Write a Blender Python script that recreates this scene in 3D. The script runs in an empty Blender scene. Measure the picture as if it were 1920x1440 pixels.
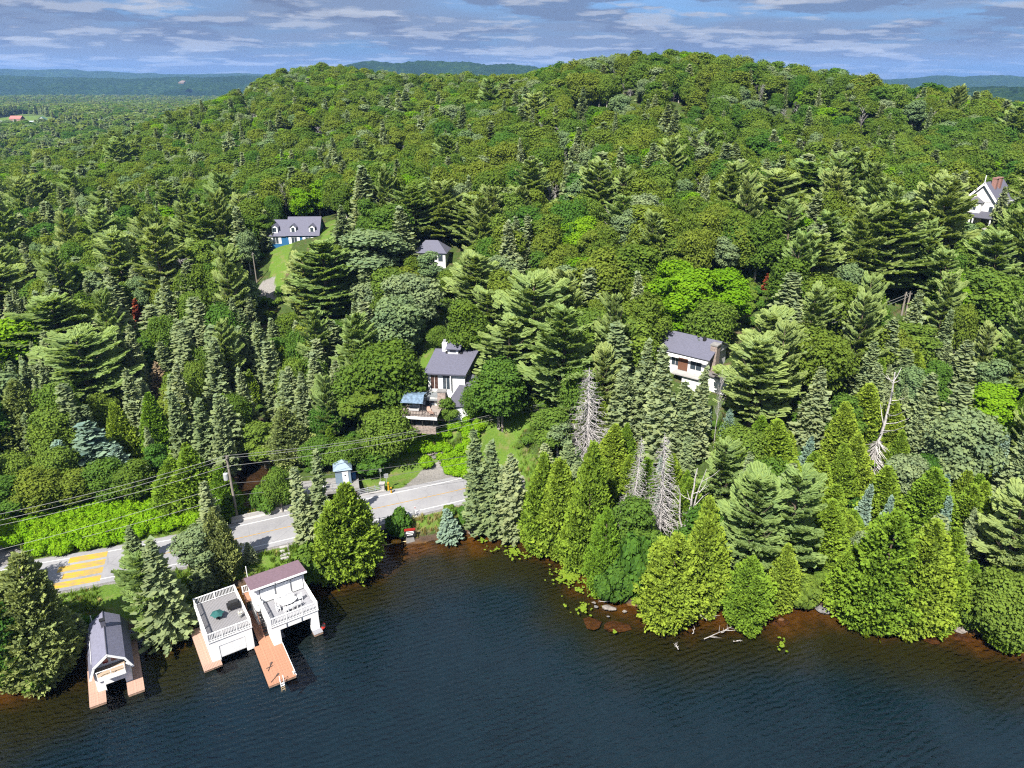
import bpy, math, random, time
import numpy as np
from mathutils import Vector, Matrix
T0 = time.time()
random.seed(11); RNG = np.random.default_rng(11)
S = bpy.context.scene; COL = S.collection
R = math.radians
# ------------------------------------------------------------------ camera, sky, sun, exposure
CAM_H, PITCH, FPX = 58.0, R(22.8), 1331.0
cd = bpy.data.cameras.new('camera'); cam = bpy.data.objects.new('camera', cd); COL.objects.link(cam)
cam.location = (0, 0, CAM_H); cam.rotation_euler = (R(90) - PITCH, 0, 0)
cd.sensor_width = 36; cd.lens = 36 * FPX / 1920; cd.clip_start = 1; cd.clip_end = 30000
S.camera = cam
SUN_V = Vector((-.42, -.90, 1.15)).normalized()      # towards the sun
SUN_EL = math.asin(SUN_V.z)
world = bpy.data.worlds.new('World'); S.world = world; world.use_nodes = True
sun_d = bpy.data.lights.new('sun', 'SUN'); sun_d.energy = 4.5; sun_d.angle = R(.53); sun_d.color = (1, .955, .88)
sun = bpy.data.objects.new('sun', sun_d); COL.objects.link(sun)
sun.rotation_euler = SUN_V.to_track_quat('Z', 'Y').to_euler(); sun.location = (0, 0, 200)
S.view_settings.view_transform = 'Standard'; S.view_settings.look = 'None'
S.view_settings.exposure = 1.72; S.view_settings.gamma = 1; S.view_settings.use_curve_mapping = False
S.cycles.max_bounces = 8; S.cycles.diffuse_bounces = 4; S.cycles.glossy_bounces = 2; S.cycles.transmission_bounces = 2
S.cycles.transparent_max_bounces = 6; S.cycles.volume_bounces = 0; S.cycles.caustics_reflective = False; S.cycles.caustics_refractive = False
S.cycles.use_denoising = False; S.cycles.filter_width = 1.2
S.cycles.sample_clamp_indirect = 4

class NT:
    """small helper for node trees"""
    def __init__(s, tree): s.t = tree; s.t.nodes.clear()
    def n(s, typ, **kw):
        nd = s.t.nodes.new(typ)
        for k, v in kw.items():
            if k.startswith('i_'):
                key = k[2:]; key = int(key) if key.isdigit() else key.replace('_', ' ')
                s.put(nd.inputs[key], v)
            else: setattr(nd, k, v)
        return nd
    def put(s, sock, v):
        if hasattr(v, 'is_output') or hasattr(v, 'links'): s.t.links.new(v, sock)
        else: sock.default_value = v
    def math(s, op, a, b=0., clamp=False):
        nd = s.t.nodes.new('ShaderNodeMath'); nd.operation = op; nd.use_clamp = clamp
        s.put(nd.inputs[0], a); s.put(nd.inputs[1], b); return nd.outputs[0]
    def mix(s, f, a, b, typ='MIX'):
        nd = s.t.nodes.new('ShaderNodeMix'); nd.data_type = 'RGBA'; nd.blend_type = typ
        s.put(nd.inputs[0], f); s.put(nd.inputs[6], a); s.put(nd.inputs[7], b); return nd.outputs[2]
    def ramp(s, f, stops):
        nd = s.t.nodes.new('ShaderNodeValToRGB'); e = nd.color_ramp.elements
        while len(e) < len(stops): e.new(.5)
        for el, (p, c) in zip(e, stops):
            el.position = p; el.color = c if len(c) == 4 else (*c, 1)
        s.put(nd.inputs[0], f); return nd.outputs[0]
    def maprange(s, v, a, b, c=0., d=1.):
        nd = s.t.nodes.new('ShaderNodeMapRange'); nd.interpolation_type = 'SMOOTHSTEP'
        for i, x in enumerate((v, a, b, c, d)): s.put(nd.inputs[i], x)
        return nd.outputs[0]
    def noise(s, vec, scale, detail=4., rough=.55, dist=0.):
        nd = s.t.nodes.new('ShaderNodeTexNoise')
        if vec is not None: s.put(nd.inputs['Vector'], vec)
        nd.inputs['Scale'].default_value = scale; nd.inputs['Detail'].default_value = detail
        nd.inputs['Roughness'].default_value = rough; nd.inputs['Distortion'].default_value = dist
        return nd.outputs['Fac']
    def mapping(s, vec, scale=(1, 1, 1), loc=(0, 0, 0), rot=(0, 0, 0)):
        nd = s.t.nodes.new('ShaderNodeMapping'); s.put(nd.inputs[0], vec)
        nd.inputs['Scale'].default_value = scale; nd.inputs['Location'].default_value = loc; nd.inputs['Rotation'].default_value = rot
        return nd.outputs[0]

def c4(c): return (*c, 1.) if len(c) == 3 else c

# sky: physical sky with a deck of flat-based cumulus in perspective (mapped on a plane far above)
w = NT(world.node_tree)
sky = w.n('ShaderNodeTexSky', sky_type='NISHITA', sun_disc=False, sun_elevation=SUN_EL,
          sun_rotation=math.atan2(SUN_V.x, SUN_V.y), air_density=1.0, dust_density=.35, ozone_density=2.2, altitude=300)
geo = w.n('ShaderNodeTexCoord'); sep = w.n('ShaderNodeSeparateXYZ', i_0=geo.outputs['Generated'])
zc = w.math('MAXIMUM', sep.outputs[2], .012); zz = w.math('ADD', zc, .09)
cx_ = w.math('DIVIDE', sep.outputs[0], zz); cy_ = w.math('DIVIDE', sep.outputs[1], zz)
pv = w.n('ShaderNodeCombineXYZ', i_0=cx_, i_1=cy_, i_2=0.).outputs[0]
m1 = w.mapping(pv, (.95, .95, 1), (3.1, 7.7, 0)); m2 = w.mapping(pv, (.95, .95, 1), (3.1 + .03, 7.7 - .22, 0.04))
d1 = w.noise(m1, 1.0, 7, .60); d2 = w.noise(m2, 1.0, 5, .55)
big = w.noise(w.mapping(pv, (.42, .5, 1), (5.2, 1., 0)), 1., 3, .5)
puff = w.noise(w.mapping(pv, (1.25, 1.35, 1), (2.2, 9.1, 0)), 1., 8, .58)
high = w.maprange(sep.outputs[2], .10, .70)  # clouds brighten toward the zenith, added above the frame to fill the shadows
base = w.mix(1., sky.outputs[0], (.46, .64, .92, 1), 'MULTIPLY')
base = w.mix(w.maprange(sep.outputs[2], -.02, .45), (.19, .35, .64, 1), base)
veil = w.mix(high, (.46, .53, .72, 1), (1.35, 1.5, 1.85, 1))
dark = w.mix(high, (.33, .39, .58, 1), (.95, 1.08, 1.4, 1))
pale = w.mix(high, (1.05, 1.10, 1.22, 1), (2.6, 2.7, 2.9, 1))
low = w.maprange(sep.outputs[2], .0, .04, .25, 1.)
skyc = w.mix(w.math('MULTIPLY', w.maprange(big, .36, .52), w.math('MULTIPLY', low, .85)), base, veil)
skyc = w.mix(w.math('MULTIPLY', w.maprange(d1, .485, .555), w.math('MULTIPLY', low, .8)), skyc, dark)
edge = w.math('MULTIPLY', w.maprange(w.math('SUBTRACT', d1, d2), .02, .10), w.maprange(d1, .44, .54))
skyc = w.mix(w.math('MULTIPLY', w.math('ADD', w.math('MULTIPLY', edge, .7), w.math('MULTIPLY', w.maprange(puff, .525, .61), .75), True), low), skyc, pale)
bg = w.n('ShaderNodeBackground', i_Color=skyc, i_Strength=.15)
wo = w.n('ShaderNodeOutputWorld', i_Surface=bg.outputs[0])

# ------------------------------------------------------------------ materials
MATS = {}
def mat(name, color, rough=.7, metal=0., var=0., scale=3., bump=0., bscale=20., spec=.3, stretch=(1, 1, 1), color2=None, coord='Object'):
    """a plain surface: base colour with noise variation and fine relief"""
    if name in MATS: return MATS[name]
    m = bpy.data.materials.new(name); m.use_nodes = True; t = NT(m.node_tree)
    tc = t.n('ShaderNodeTexCoord'); v = t.mapping(tc.outputs[coord], stretch)
    c = c4(color)
    if var > 0 or color2:
        f = t.noise(v, scale, 5, .6)
        f = t.maprange(f, .3, .7)
        c = t.mix(f, c4(color2) if color2 else tuple(x * (1 - var) for x in color) + (1,), tuple(min(1, x * (1 + var)) for x in color) + (1,))
    p = t.n('ShaderNodeBsdfPrincipled', i_Base_Color=c, i_Roughness=rough, i_Metallic=metal)
    p.inputs['Specular IOR Level'].default_value = spec
    if bump > 0:
        b = t.n('ShaderNodeBump', i_Strength=bump, i_Distance=.05, i_Height=t.noise(v, bscale, 4, .6)); t.put(p.inputs['Normal'], b.outputs[0])
    t.n('ShaderNodeOutputMaterial', i_Surface=p.outputs[0]); MATS[name] = m
    return m

def leafmat(name, c0, c1, trans=.3, dead=None):
    """foliage: colour varies per plant and per leaf"""
    if name in MATS: return MATS[name]
    m = bpy.data.materials.new(name); m.use_nodes = True; t = NT(m.node_tree)
    oi = t.n('ShaderNodeObjectInfo'); ge = t.n('ShaderNodeNewGeometry')
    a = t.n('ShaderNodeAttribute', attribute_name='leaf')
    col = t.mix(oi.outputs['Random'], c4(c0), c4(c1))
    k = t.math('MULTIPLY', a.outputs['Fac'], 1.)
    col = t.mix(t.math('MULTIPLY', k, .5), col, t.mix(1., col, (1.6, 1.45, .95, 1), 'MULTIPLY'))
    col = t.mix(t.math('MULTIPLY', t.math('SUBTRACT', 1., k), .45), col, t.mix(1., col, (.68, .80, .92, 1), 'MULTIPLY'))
    d = t.n('ShaderNodeBsdfDiffuse', i_Color=col)
    tr = t.n('ShaderNodeBsdfTranslucent', i_Color=t.mix(1., col, (1.25, 1.25, .6, 1), 'MULTIPLY'))
    mx = t.n('ShaderNodeMixShader', i_Fac=trans, i_1=d.outputs[0], i_2=tr.outputs[0])
    t.n('ShaderNodeOutputMaterial', i_Surface=mx.outputs[0]); MATS[name] = m
    return m

# ------------------------------------------------------------------ mesh helpers
class MB:
    """collects boxes, bars, prisms; obj() links them as ONE mesh object"""
    def __init__(s): s.v = []; s.f = []; s.mi = []
    def add(s, verts, faces, mi=0):
        o = len(s.v); s.v += [tuple(x) for x in verts]; s.f += [tuple(i + o for i in f) for f in faces]; s.mi += [mi] * len(faces); return s
    def box(s, x0, y0, z0, x1, y1, z1, mi=0):
        v = [(x0, y0, z0), (x1, y0, z0), (x1, y1, z0), (x0, y1, z0), (x0, y0, z1), (x1, y0, z1), (x1, y1, z1), (x0, y1, z1)]
        return s.add(v, [(0, 3, 2, 1), (4, 5, 6, 7), (0, 1, 5, 4), (1, 2, 6, 5), (2, 3, 7, 6), (3, 0, 4, 7)], mi)
    def tube(s, pts, rad, n=6, mi=0, cap=True):
        pts = [Vector(p) for p in pts]; rad = rad if hasattr(rad, '__len__') else [rad] * len(pts); rings = []; V = []; Fc = []
        for i, p in enumerate(pts):
            d = (pts[min(i + 1, len(pts) - 1)] - pts[max(i - 1, 0)]).normalized()
            a = d.orthogonal().normalized() if abs(d.z) > .95 else d.cross(Vector((0, 0, 1))).normalized()
            b = d.cross(a)
            for k in range(n):
                t = 2 * math.pi * k / n; V.append(p + (a * math.cos(t) + b * math.sin(t)) * rad[i])
        for i in range(len(pts) - 1):
            for k in range(n):
                k2 = (k + 1) % n; Fc.append((i * n + k, i * n + k2, (i + 1) * n + k2, (i + 1) * n + k))
        if cap: Fc.append(tuple(range(n - 1, -1, -1))); Fc.append(tuple((len(pts) - 1) * n + k for k in range(n)))
        return s.add(V, Fc, mi)
    def prism(s, poly, ax, a0, a1, mi=0):
        """poly: list of 2-D points in the plane across axis ax ('x' or 'y'), second coordinate up"""
        n = len(poly)
        def P(p, a): return (a, p[0], p[1]) if ax == 'x' else ((p[0], a, p[1]) if ax == 'y' else (p[0], p[1], a))
        V = [P(p, a0) for p in poly] + [P(p, a1) for p in poly]
        Fc = [tuple(range(n)), tuple(range(2 * n - 1, n - 1, -1))] + [(i, i + n, (i + 1) % n + n, (i + 1) % n) for i in range(n)]
        return s.add(V, Fc, mi)
    def lathe(s, prof, n=12, c=(0, 0, 0), mi=0):
        V = []; Fc = []
        for r, z in prof:
            for k in range(n):
                t = 2 * math.pi * k / n; V.append((c[0] + r * math.cos(t), c[1] + r * math.sin(t), c[2] + z))
        for i in range(len(prof) - 1):
            for k in range(n):
                k2 = (k + 1) % n; Fc.append((i * n + k, i * n + k2, (i + 1) * n + k2, (i + 1) * n + k))
        Fc.append(tuple(range(n - 1, -1, -1))); Fc.append(tuple((len(prof) - 1) * n + k for k in range(n)))
        return s.add(V, Fc, mi)
    def slab(s, corners, th, mi=0):
        """a sheet of thickness th below the given (3 or 4) corners"""
        c = [Vector(p) for p in corners]; nrm = (c[1] - c[0]).cross(c[2] - c[0]).normalized()
        if nrm.z < 0: c = c[::-1]; nrm = -nrm
        n = len(c); V = c + [p - nrm * th for p in c]
        return s.add(V, [tuple(range(n)), tuple(range(2 * n - 1, n - 1, -1))] + [(i, i + n, (i + 1) % n + n, (i + 1) % n)[::-1] for i in range(n)], mi)
    def mesh(s, name, mats):
        me = bpy.data.meshes.new(name); me.from_pydata([tuple(v) for v in s.v], [], s.f)
        for m in (mats if isinstance(mats, (list, tuple)) else [mats]): me.materials.append(m)
        if any(s.mi): me.polygons.foreach_set('material_index', s.mi)
        me.update()
        import bmesh
        bm = bmesh.new(); bm.from_mesh(me); bmesh.ops.recalc_face_normals(bm, faces=bm.faces); bm.to_mesh(me); bm.free()
        return me
    def obj(s, name, mats, parent=None, loc=None): return link(name, s.mesh(name, mats), parent, loc)

def link(name, data, parent=None, loc=None, rz=None):
    o = bpy.data.objects.new(name, data); COL.objects.link(o)
    if parent is not None: o.parent = parent
    if loc is not None: o.location = loc
    if rz is not None: o.rotation_euler.z = rz
    return o
def tag(o, label=None, cat=None, group=None, kind=None):
    for k, v in (('label', label), ('category', cat), ('group', group), ('kind', kind)):
        if v: o[k] = v
    return o
def thing(name, label, cat, loc=(0, 0, 0), rz=0., group=None):
    o = bpy.data.objects.new(name, None); COL.objects.link(o); o.location = loc; o.rotation_euler.z = rz; o.empty_display_size = .3
    return tag(o, label, cat, group)
def fastmesh(name, V, Fq, mats, leaf=None, smooth=False):
    """numpy verts + quads (or tris)"""
    me = bpy.data.meshes.new(name); V = np.asarray(V, np.float32); Fq = np.asarray(Fq, np.int32); k = Fq.shape[1]
    me.vertices.add(len(V)); me.vertices.foreach_set('co', V.ravel())
    me.loops.add(Fq.size); me.loops.foreach_set('vertex_index', Fq.ravel())
    me.polygons.add(len(Fq)); me.polygons.foreach_set('loop_start', np.arange(0, Fq.size, k, dtype=np.int32)); me.polygons.foreach_set('loop_total', np.full(len(Fq), k, np.int32))
    for m in (mats if isinstance(mats, (list, tuple)) else [mats]): me.materials.append(m)
    if leaf is not None:
        at = me.attributes.new('leaf', 'FLOAT', 'FACE'); at.data.foreach_set('value', np.asarray(leaf, np.float32))
    me.update(calc_edges=True)
    if smooth: me.polygons.foreach_set('use_smooth', np.ones(len(Fq), bool))
    return me

# ------------------------------------------------------------------ survey: sight lines turned into places on the ground
cP, sP = math.cos(PITCH), math.sin(PITCH)
def ray(px, py):
    x = (px - 960) / FPX; y = -(py - 720) / FPX
    return np.array([x, cP + y * sP, -sP + y * cP])
def at_z(px, py, z):
    r = ray(px, py); t = (z - CAM_H) / r[2]; return np.array([r[0] * t, r[1] * t, z])
def at_y(px, py, Y):
    r = ray(px, py); t = Y / r[1]; return np.array([r[0] * t, Y, CAM_H + r[2] * t])
def proj(X, Y, Z):
    dep = Y * cP - (Z - CAM_H) * sP; up = Y * sP + (Z - CAM_H) * cP
    return 960 + FPX * X / dep, 720 - FPX * up / dep, dep
def xy(p): return np.array([p[0], p[1]])

# ------------------------------------------------------------------ terrain
CP = []
def cz(px, py, z): p = at_z(px, py, z); CP.append(tuple(p))
def cy(px, py, Y, tree=None): p = at_y(px, py, Y); CP.append((p[0], p[1], p[2] - (tree or (8.5 if Y > 245 and px > 430 else 13.))))
ROAD_PX = [(-90, 1112), (60, 1083), (150, 1068), (240, 1051), (400, 1020), (500, 997), (600, 974), (700, 954), (860, 919), (930, 900)]
for p in ROAD_PX: cz(*p, 2.)
for p in [(30, 1010), (200, 985), (350, 950), (120, 940), (20, 940)]: cz(*p, 2.1)
for p in [(620, 905), (690, 880), (760, 880), (830, 870)]: cz(*p, 1.9)
cz(800, 800, 6.5); cz(880, 800, 7); cz(930, 790, 8); cz(850, 775, 9); cz(790, 770, 8); cz(860, 660, 14); cz(800, 660, 13.5); cz(1000, 780, 8)
cz(1290, 705, 14); cz(1230, 690, 14.3); cz(1350, 705, 14.2); cz(1290, 640, 17); cz(1140, 690, 14.5)
cz(545, 470, 24); cz(600, 455, 25); cz(510, 510, 20); cz(497, 548, 17.2); cz(620, 440, 27); cz(810, 490, 22.5)
cz(1850, 400, 28.5); cz(1900, 390, 30); cz(1700, 545, 21); cz(1330, 610, 18.5)
cy(1270, 108, 285); cy(1100, 118, 290); cy(1000, 146, 320); cy(1400, 125, 280); cy(1500, 142, 272); cy(1560, 152, 262); cy(1640, 168, 255); cy(1700, 185, 252); cy(1780, 190, 262); cy(1860, 197, 280); cy(1930, 202, 300)
cy(560, 132, 430); cy(500, 148, 440); cy(450, 164, 450); cy(400, 184, 450); cy(640, 130, 430); cy(720, 143, 420); cy(820, 147, 400); cy(910, 149, 370)
cy(380, 205, 440); cy(300, 220, 410); cy(200, 240, 370); cy(120, 265, 340); cy(60, 292, 315); cy(0, 312, 300)
cy(1100, 300, 172); cy(1100, 200, 220); cy(1400, 300, 170); cy(1400, 200, 222); cy(1600, 300, 180); cy(900, 300, 190); cy(900, 200, 260); cy(750, 200, 300); cy(600, 300, 205); cy(600, 200, 300)
cy(1750, 260, 215); cy(400, 300, 235); cy(300, 400, 185); cy(300, 260, 300); cy(100, 400, 190); cy(100, 300, 270); cy(100, 500, 150); cy(100, 600, 124); cy(100, 700, 107, 12); cy(60, 850, 93, 6)
cy(400, 650, 118, 14); cy(300, 750, 105, 13); cy(650, 620, 125, 13); cy(1100, 400, 143); cy(1000, 560, 120, 16)
cy(1800, 700, 104, 11); cy(1800, 900, 82, 8); cy(1600, 800, 90, 10); cy(1450, 850, 86, 10); cy(1700, 1060, 70, 6); cy(1150, 850, 84, 9); cy(1250, 1040, 70, 6)
for px, Y, z in ((1270, 420, 30), (1100, 420, 38), (1500, 400, 22), (1750, 400, 20), (1930, 430, 22), (560, 560, 34), (400, 580, 22), (750, 560, 36), (250, 520, 8), (100, 470, 4), (-100, 420, 3), (-200, 250, 6), (2100, 250, 26), (2100, 120, 12), (-150, 140, 4), (900, 520, 40)):
    CP.append(((px - 960) / FPX * Y * 1.0, Y, z))
CPA = np.array(CP)
SC = 100.
def tps_k(r2): return .5 * r2 * np.log(r2 + 1e-9)
def _fit():
    P = CPA[:, :2] / SC; n = len(P)
    K = tps_k(((P[:, None] - P[None]) ** 2).sum(-1)) + np.eye(n) * .004
    Q = np.c_[np.ones(n), P]; A = np.block([[K, Q], [Q.T, np.zeros((3, 3))]])
    return P, np.linalg.solve(A, np.r_[CPA[:, 2], 0, 0, 0])
TP, TW = _fit()
def tps(X, Y):
    sh = np.shape(X); q = np.c_[np.ravel(X), np.ravel(Y)] / SC; out = np.empty(len(q))
    for i in range(0, len(q), 20000):
        b = q[i:i + 20000]; K = tps_k(((b[:, None] - TP[None]) ** 2).sum(-1)); out[i:i + 20000] = K @ TW[:-3] + TW[-3] + b @ TW[-2:]
    return out.reshape(sh)
SHORE_PX = [(0, 1296), (60, 1276), (110, 1250), (155, 1215), (205, 1182), (262, 1178), (300, 1186), (345, 1172), (385, 1130), (440, 1102), (500, 1085), (590, 1088), (640, 1072), (700, 1052), (716, 1024), (760, 1020), (800, 1016), (866, 1000), (910, 1000), (960, 996), (1002, 1000), (1020, 1020), (1075, 1035), (1105, 1080), (1150, 1120), (1215, 1146), (1300, 1140), (1420, 1142), (1500, 1136), (1570, 1138), (1700, 1158), (1790, 1180), (1850, 1192), (1920, 1200)]
SHORE = np.array([(-400, 10), (-200, 40), (-90, 51)] + [xy(at_z(*p, 0.)) for p in SHORE_PX] + [(75, 62), (130, 52), (240, 30), (420, 10)])
LAKE = np.vstack([SHORE, [(420, -400), (-400, -400)]])
CREEK = np.array([xy(at_z(*p, .3)) for p in [(500, 800), (490, 870), (462, 925), (500, 945), (570, 925), (640, 935), (690, 968), (715, 1005), (735, 1035)]])
ROADC = np.array([xy(at_z(*p, 2.)) for p in ROAD_PX] + [(-2.5, 93.)])
def seg_dist(X, Y, L):
    d = np.full(np.shape(X), 1e9)
    for a, b in zip(L[:-1], L[1:]):
        ab = b - a; t = np.clip(((X - a[0]) * ab[0] + (Y - a[1]) * ab[1]) / (ab @ ab), 0, 1)
        d = np.minimum(d, np.hypot(X - a[0] - t * ab[0], Y - a[1] - t * ab[1]))
    return d
def inside(X, Y, poly):
    X = np.asarray(X, float); Y = np.asarray(Y, float); c = np.zeros(X.shape, bool); n = len(poly)
    for i in range(n):
        x1, y1 = poly[i]; x2, y2 = poly[(i + 1) % n]
        if y1 == y2: continue
        c ^= ((y1 > Y) != (y2 > Y)) & (X < (x2 - x1) * (Y - y1) / (y2 - y1) + x1)
    return c
def sstep(a, b, x): t = np.clip((x - a) / (b - a), 0, 1); return t * t * (3 - 2 * t)
def shore_d(X, Y):
    d = seg_dist(X, Y, SHORE); return np.where(inside(X, Y, LAKE), -d, d)
def road_z(X): return 2. + np.clip(X - 2, 0, 40) * .14
def ground(X, Y):
    X = np.asarray(X, float); Y = np.asarray(Y, float)
    z = tps(X, Y)
    far = sstep(430, 750, np.hypot(X * .8, Y)); z = z * (1 - far) + far * (9 + 5 * np.sin(X / 310.) * np.cos(Y / 420.))
    z = np.maximum(z, 1.2)
    d = shore_d(X, Y)
    land = np.minimum(np.maximum(z, .1 + .15 * np.minimum(d, 8)), .22 + .42 * np.maximum(d, 0))
    rd = seg_dist(X, Y, ROADC); rz = road_z(X)
    k = 1 - sstep(4.9, 8.0, rd)
    flat = rz - .12
    land = land * (1 - k) + flat * k
    ck = 1 - sstep(2.0, 4.6, seg_dist(X, Y, CREEK)); land = land * (1 - ck) + np.minimum(land, -.25 + .0 * X) * ck
    lake = -np.minimum(.12 + .17 * np.maximum(-d, 0) ** 1.05, 6.)
    return np.where(d > 0, land, lake)
def gz(x, y): return float(ground(np.array([x]), np.array([y]))[0])
def on_ground(px, py, n=240):
    """where the sight line through a pixel meets the ground"""
    r = ray(px, py); t = np.linspace(40, 700, 1400) if r[2] > -.12 else np.linspace(40, min(420, 62 / -r[2] + 5), 900)
    X, Y, Z = r[0] * t, r[1] * t, CAM_H + r[2] * t; below = Z < ground(X, Y); i = int(np.argmax(below)) if below.any() else len(t) - 1
    return np.array([X[i], Y[i], float(ground(X[i:i + 1], Y[i:i + 1])[0])])
# ------------------------------------------------------------------ ground sheet
def spaced(a0, a1, step, far0, far1, grow=1.10):
    mid = list(np.arange(a0, a1 + .01, step)); lo = []; hi = []
    s = step; x = a0
    while x > far0: s *= grow; x -= s; lo.append(x)
    s = step; x = a1
    while x < far1: s *= grow; x += s; hi.append(x)
    return np.array(lo[::-1] + mid + hi)
gx = spaced(-76, 52, .8, -9000, 9000, 1.09); gy = spaced(46, 124, .8, -500, 9600, 1.07)
GX, GY = np.meshgrid(gx, gy); GZ = ground(GX, GY)
# small lumps on the forest floor
lump = np.sin(GX * .9 + 1.3 * np.sin(GY * .53)) * np.cos(GY * .8 + 1.7 * np.sin(GX * .41))
sd = shore_d(GX, GY); rdist = seg_dist(GX, GY, ROADC); cdist = seg_dist(GX, GY, CREEK)
GZ += lump * .12 * sstep(2, 6, np.abs(sd)) * sstep(9, 14, rdist) * (np.hypot(GX, GY) < 400)
def px_poly(pts, z): return np.array([xy(at_z(x, y, z)) for x, y in pts])
LAWNS = [px_poly([(185, 1115), (262, 1085), (285, 1150), (260, 1176), (200, 1172)], 1.), px_poly([(400, 1080), (430, 1062), (560, 1030), (640, 1010), (690, 1020), (640, 1070), (500, 1078), (430, 1092)], 1.2),
         px_poly([(660, 905), (740, 860), (790, 835), (818, 868), (870, 865), (870, 880), (760, 905), (735, 925), (700, 915)], 2.),
         px_poly([(865, 800), (900, 770), (985, 770), (1005, 790), (940, 808), (880, 812)], 8.), px_poly([(780, 690), (795, 640), (830, 632), (870, 640), (890, 680), (860, 690)], 13.5),
         px_poly([(830, 782), (850, 775), (870, 790), (850, 805), (830, 800)], 7.5), px_poly([(508, 530), (506, 500), (520, 472), (556, 468), (552, 492), (528, 520)], 20.5), px_poly([(600, 432), (604, 408), (628, 405), (634, 430)], 28.)]
GRAVELS = [px_poly([(-60, 1000), (0, 992), (30, 1010), (50, 1052), (62, 1075), (-60, 1100)], 2.1), px_poly([(738, 928), (790, 882), (850, 866), (874, 866), (890, 900), (760, 935)], 2.), px_poly([(476, 547), (498, 538), (518, 540), (514, 554), (492, 554)], 17.2),
           px_poly([(395, 1104), (428, 1092), (470, 1082), (470, 1092), (430, 1103), (405, 1112)], 1.2)]
def soft(polys, w=.5):
    m = np.zeros(GX.shape)
    for p in polys:
        d = seg_dist(GX, GY, np.vstack([p, p[:1]])); s = np.where(inside(GX, GY, p), d, -d); m = np.maximum(m, sstep(-w, w, s))
    return m
lawn = soft(LAWNS); grav = soft(GRAVELS); grav = np.maximum(grav, (1 - sstep(3.9, 4.7, rdist)) * (sd > 1.0))
verge = (1 - sstep(5.5, 9, rdist)) * (sd > .5)
lawn = np.maximum(lawn, verge * .75) * (1 - (1 - sstep(3, 5, cdist)))
FIELD = px_poly([(-120, 232), (0, 224), (36, 214), (72, 217), (105, 225), (100, 240), (-120, 245)], 10.)
lawn = np.maximum(lawn, soft([FIELD], 8.)); grav = grav * (1 - soft([FIELD], 8.))
mud = 1 - sstep(2.2, 4.4, cdist); mud = np.maximum(mud, (sd < .9).astype(float) * (1 - sstep(0, 1.2, sd)))
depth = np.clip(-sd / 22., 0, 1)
nx, ny = len(gx), len(gy); idx = np.arange(nx * ny).reshape(ny, nx)
Fq = np.stack([idx[:-1, :-1], idx[:-1, 1:], idx[1:, 1:], idx[1:, :-1]], -1).reshape(-1, 4)
gm = bpy.data.materials.new('ground_mixed'); gm.use_nodes = True; t = NT(gm.node_tree)
tc = t.n('ShaderNodeTexCoord').outputs['Object']; za = t.n('ShaderNodeAttribute', attribute_name='zone'); sp = t.n('ShaderNodeSeparateColor', i_0=za.outputs['Color'])
n1 = t.noise(tc, .6, 6, .6); n2 = t.noise(tc, 4., 5, .65); n3 = t.noise(tc, .13, 3, .5)
floor_c = t.ramp(n2, [(.3, (.018, .026, .008)), (.5, (.035, .055, .012)), (.7, (.05, .085, .018))])
floor_c = t.mix(t.maprange(n1, .5, .72), floor_c, (.085, .062, .035, 1))
lawn_c = t.ramp(n2, [(.25, (.045, .088, .010)), (.5, (.068, .118, .016)), (.75, (.095, .145, .026))])
lawn_c = t.mix(t.maprange(n1, .48, .75), lawn_c, (.13, .115, .05, 1))
grav_c = t.ramp(n2, [(.3, (.115, .108, .10)), (.7, (.19, .18, .168))])
mud_c = t.ramp(n1, [(.3, (.03, .02, .014)), (.7, (.085, .058, .042))])
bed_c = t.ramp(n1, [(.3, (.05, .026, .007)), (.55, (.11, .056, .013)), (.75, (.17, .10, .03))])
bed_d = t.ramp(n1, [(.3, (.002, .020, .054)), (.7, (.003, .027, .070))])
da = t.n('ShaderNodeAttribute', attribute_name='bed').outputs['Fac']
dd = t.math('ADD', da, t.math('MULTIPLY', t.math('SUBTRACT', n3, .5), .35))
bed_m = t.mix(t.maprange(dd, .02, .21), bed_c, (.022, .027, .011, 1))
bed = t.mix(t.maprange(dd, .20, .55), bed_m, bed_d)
def edge(ch, lo=.35, hi=.65): return t.maprange(t.math('ADD', ch, t.math('MULTIPLY', t.math('SUBTRACT', n2, .5), .7)), lo, hi)
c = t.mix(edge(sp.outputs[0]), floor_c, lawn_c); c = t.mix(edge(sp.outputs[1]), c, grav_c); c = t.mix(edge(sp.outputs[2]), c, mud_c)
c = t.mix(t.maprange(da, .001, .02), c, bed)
bmp = t.n('ShaderNodeBump', i_Strength=.8, i_Distance=.25, i_Height=n2)
p = t.n('ShaderNodeBsdfPrincipled', i_Base_Color=c, i_Roughness=.95); p.inputs['Specular IOR Level'].default_value = .1; t.put(p.inputs['Normal'], bmp.outputs[0])
t.n('ShaderNodeOutputMaterial', i_Surface=p.outputs[0])
me = fastmesh('ground', np.c_[GX.ravel(), GY.ravel(), GZ.ravel()], Fq, gm, smooth=True)
ca = me.color_attributes.new('zone', 'FLOAT_COLOR', 'POINT'); ca.data.foreach_set('color', np.c_[lawn.ravel(), grav.ravel(), mud.ravel(), np.ones(nx * ny)].astype(np.float32).ravel())
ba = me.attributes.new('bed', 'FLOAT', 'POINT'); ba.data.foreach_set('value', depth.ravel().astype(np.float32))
tag(link('ground', me), kind='structure')

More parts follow.
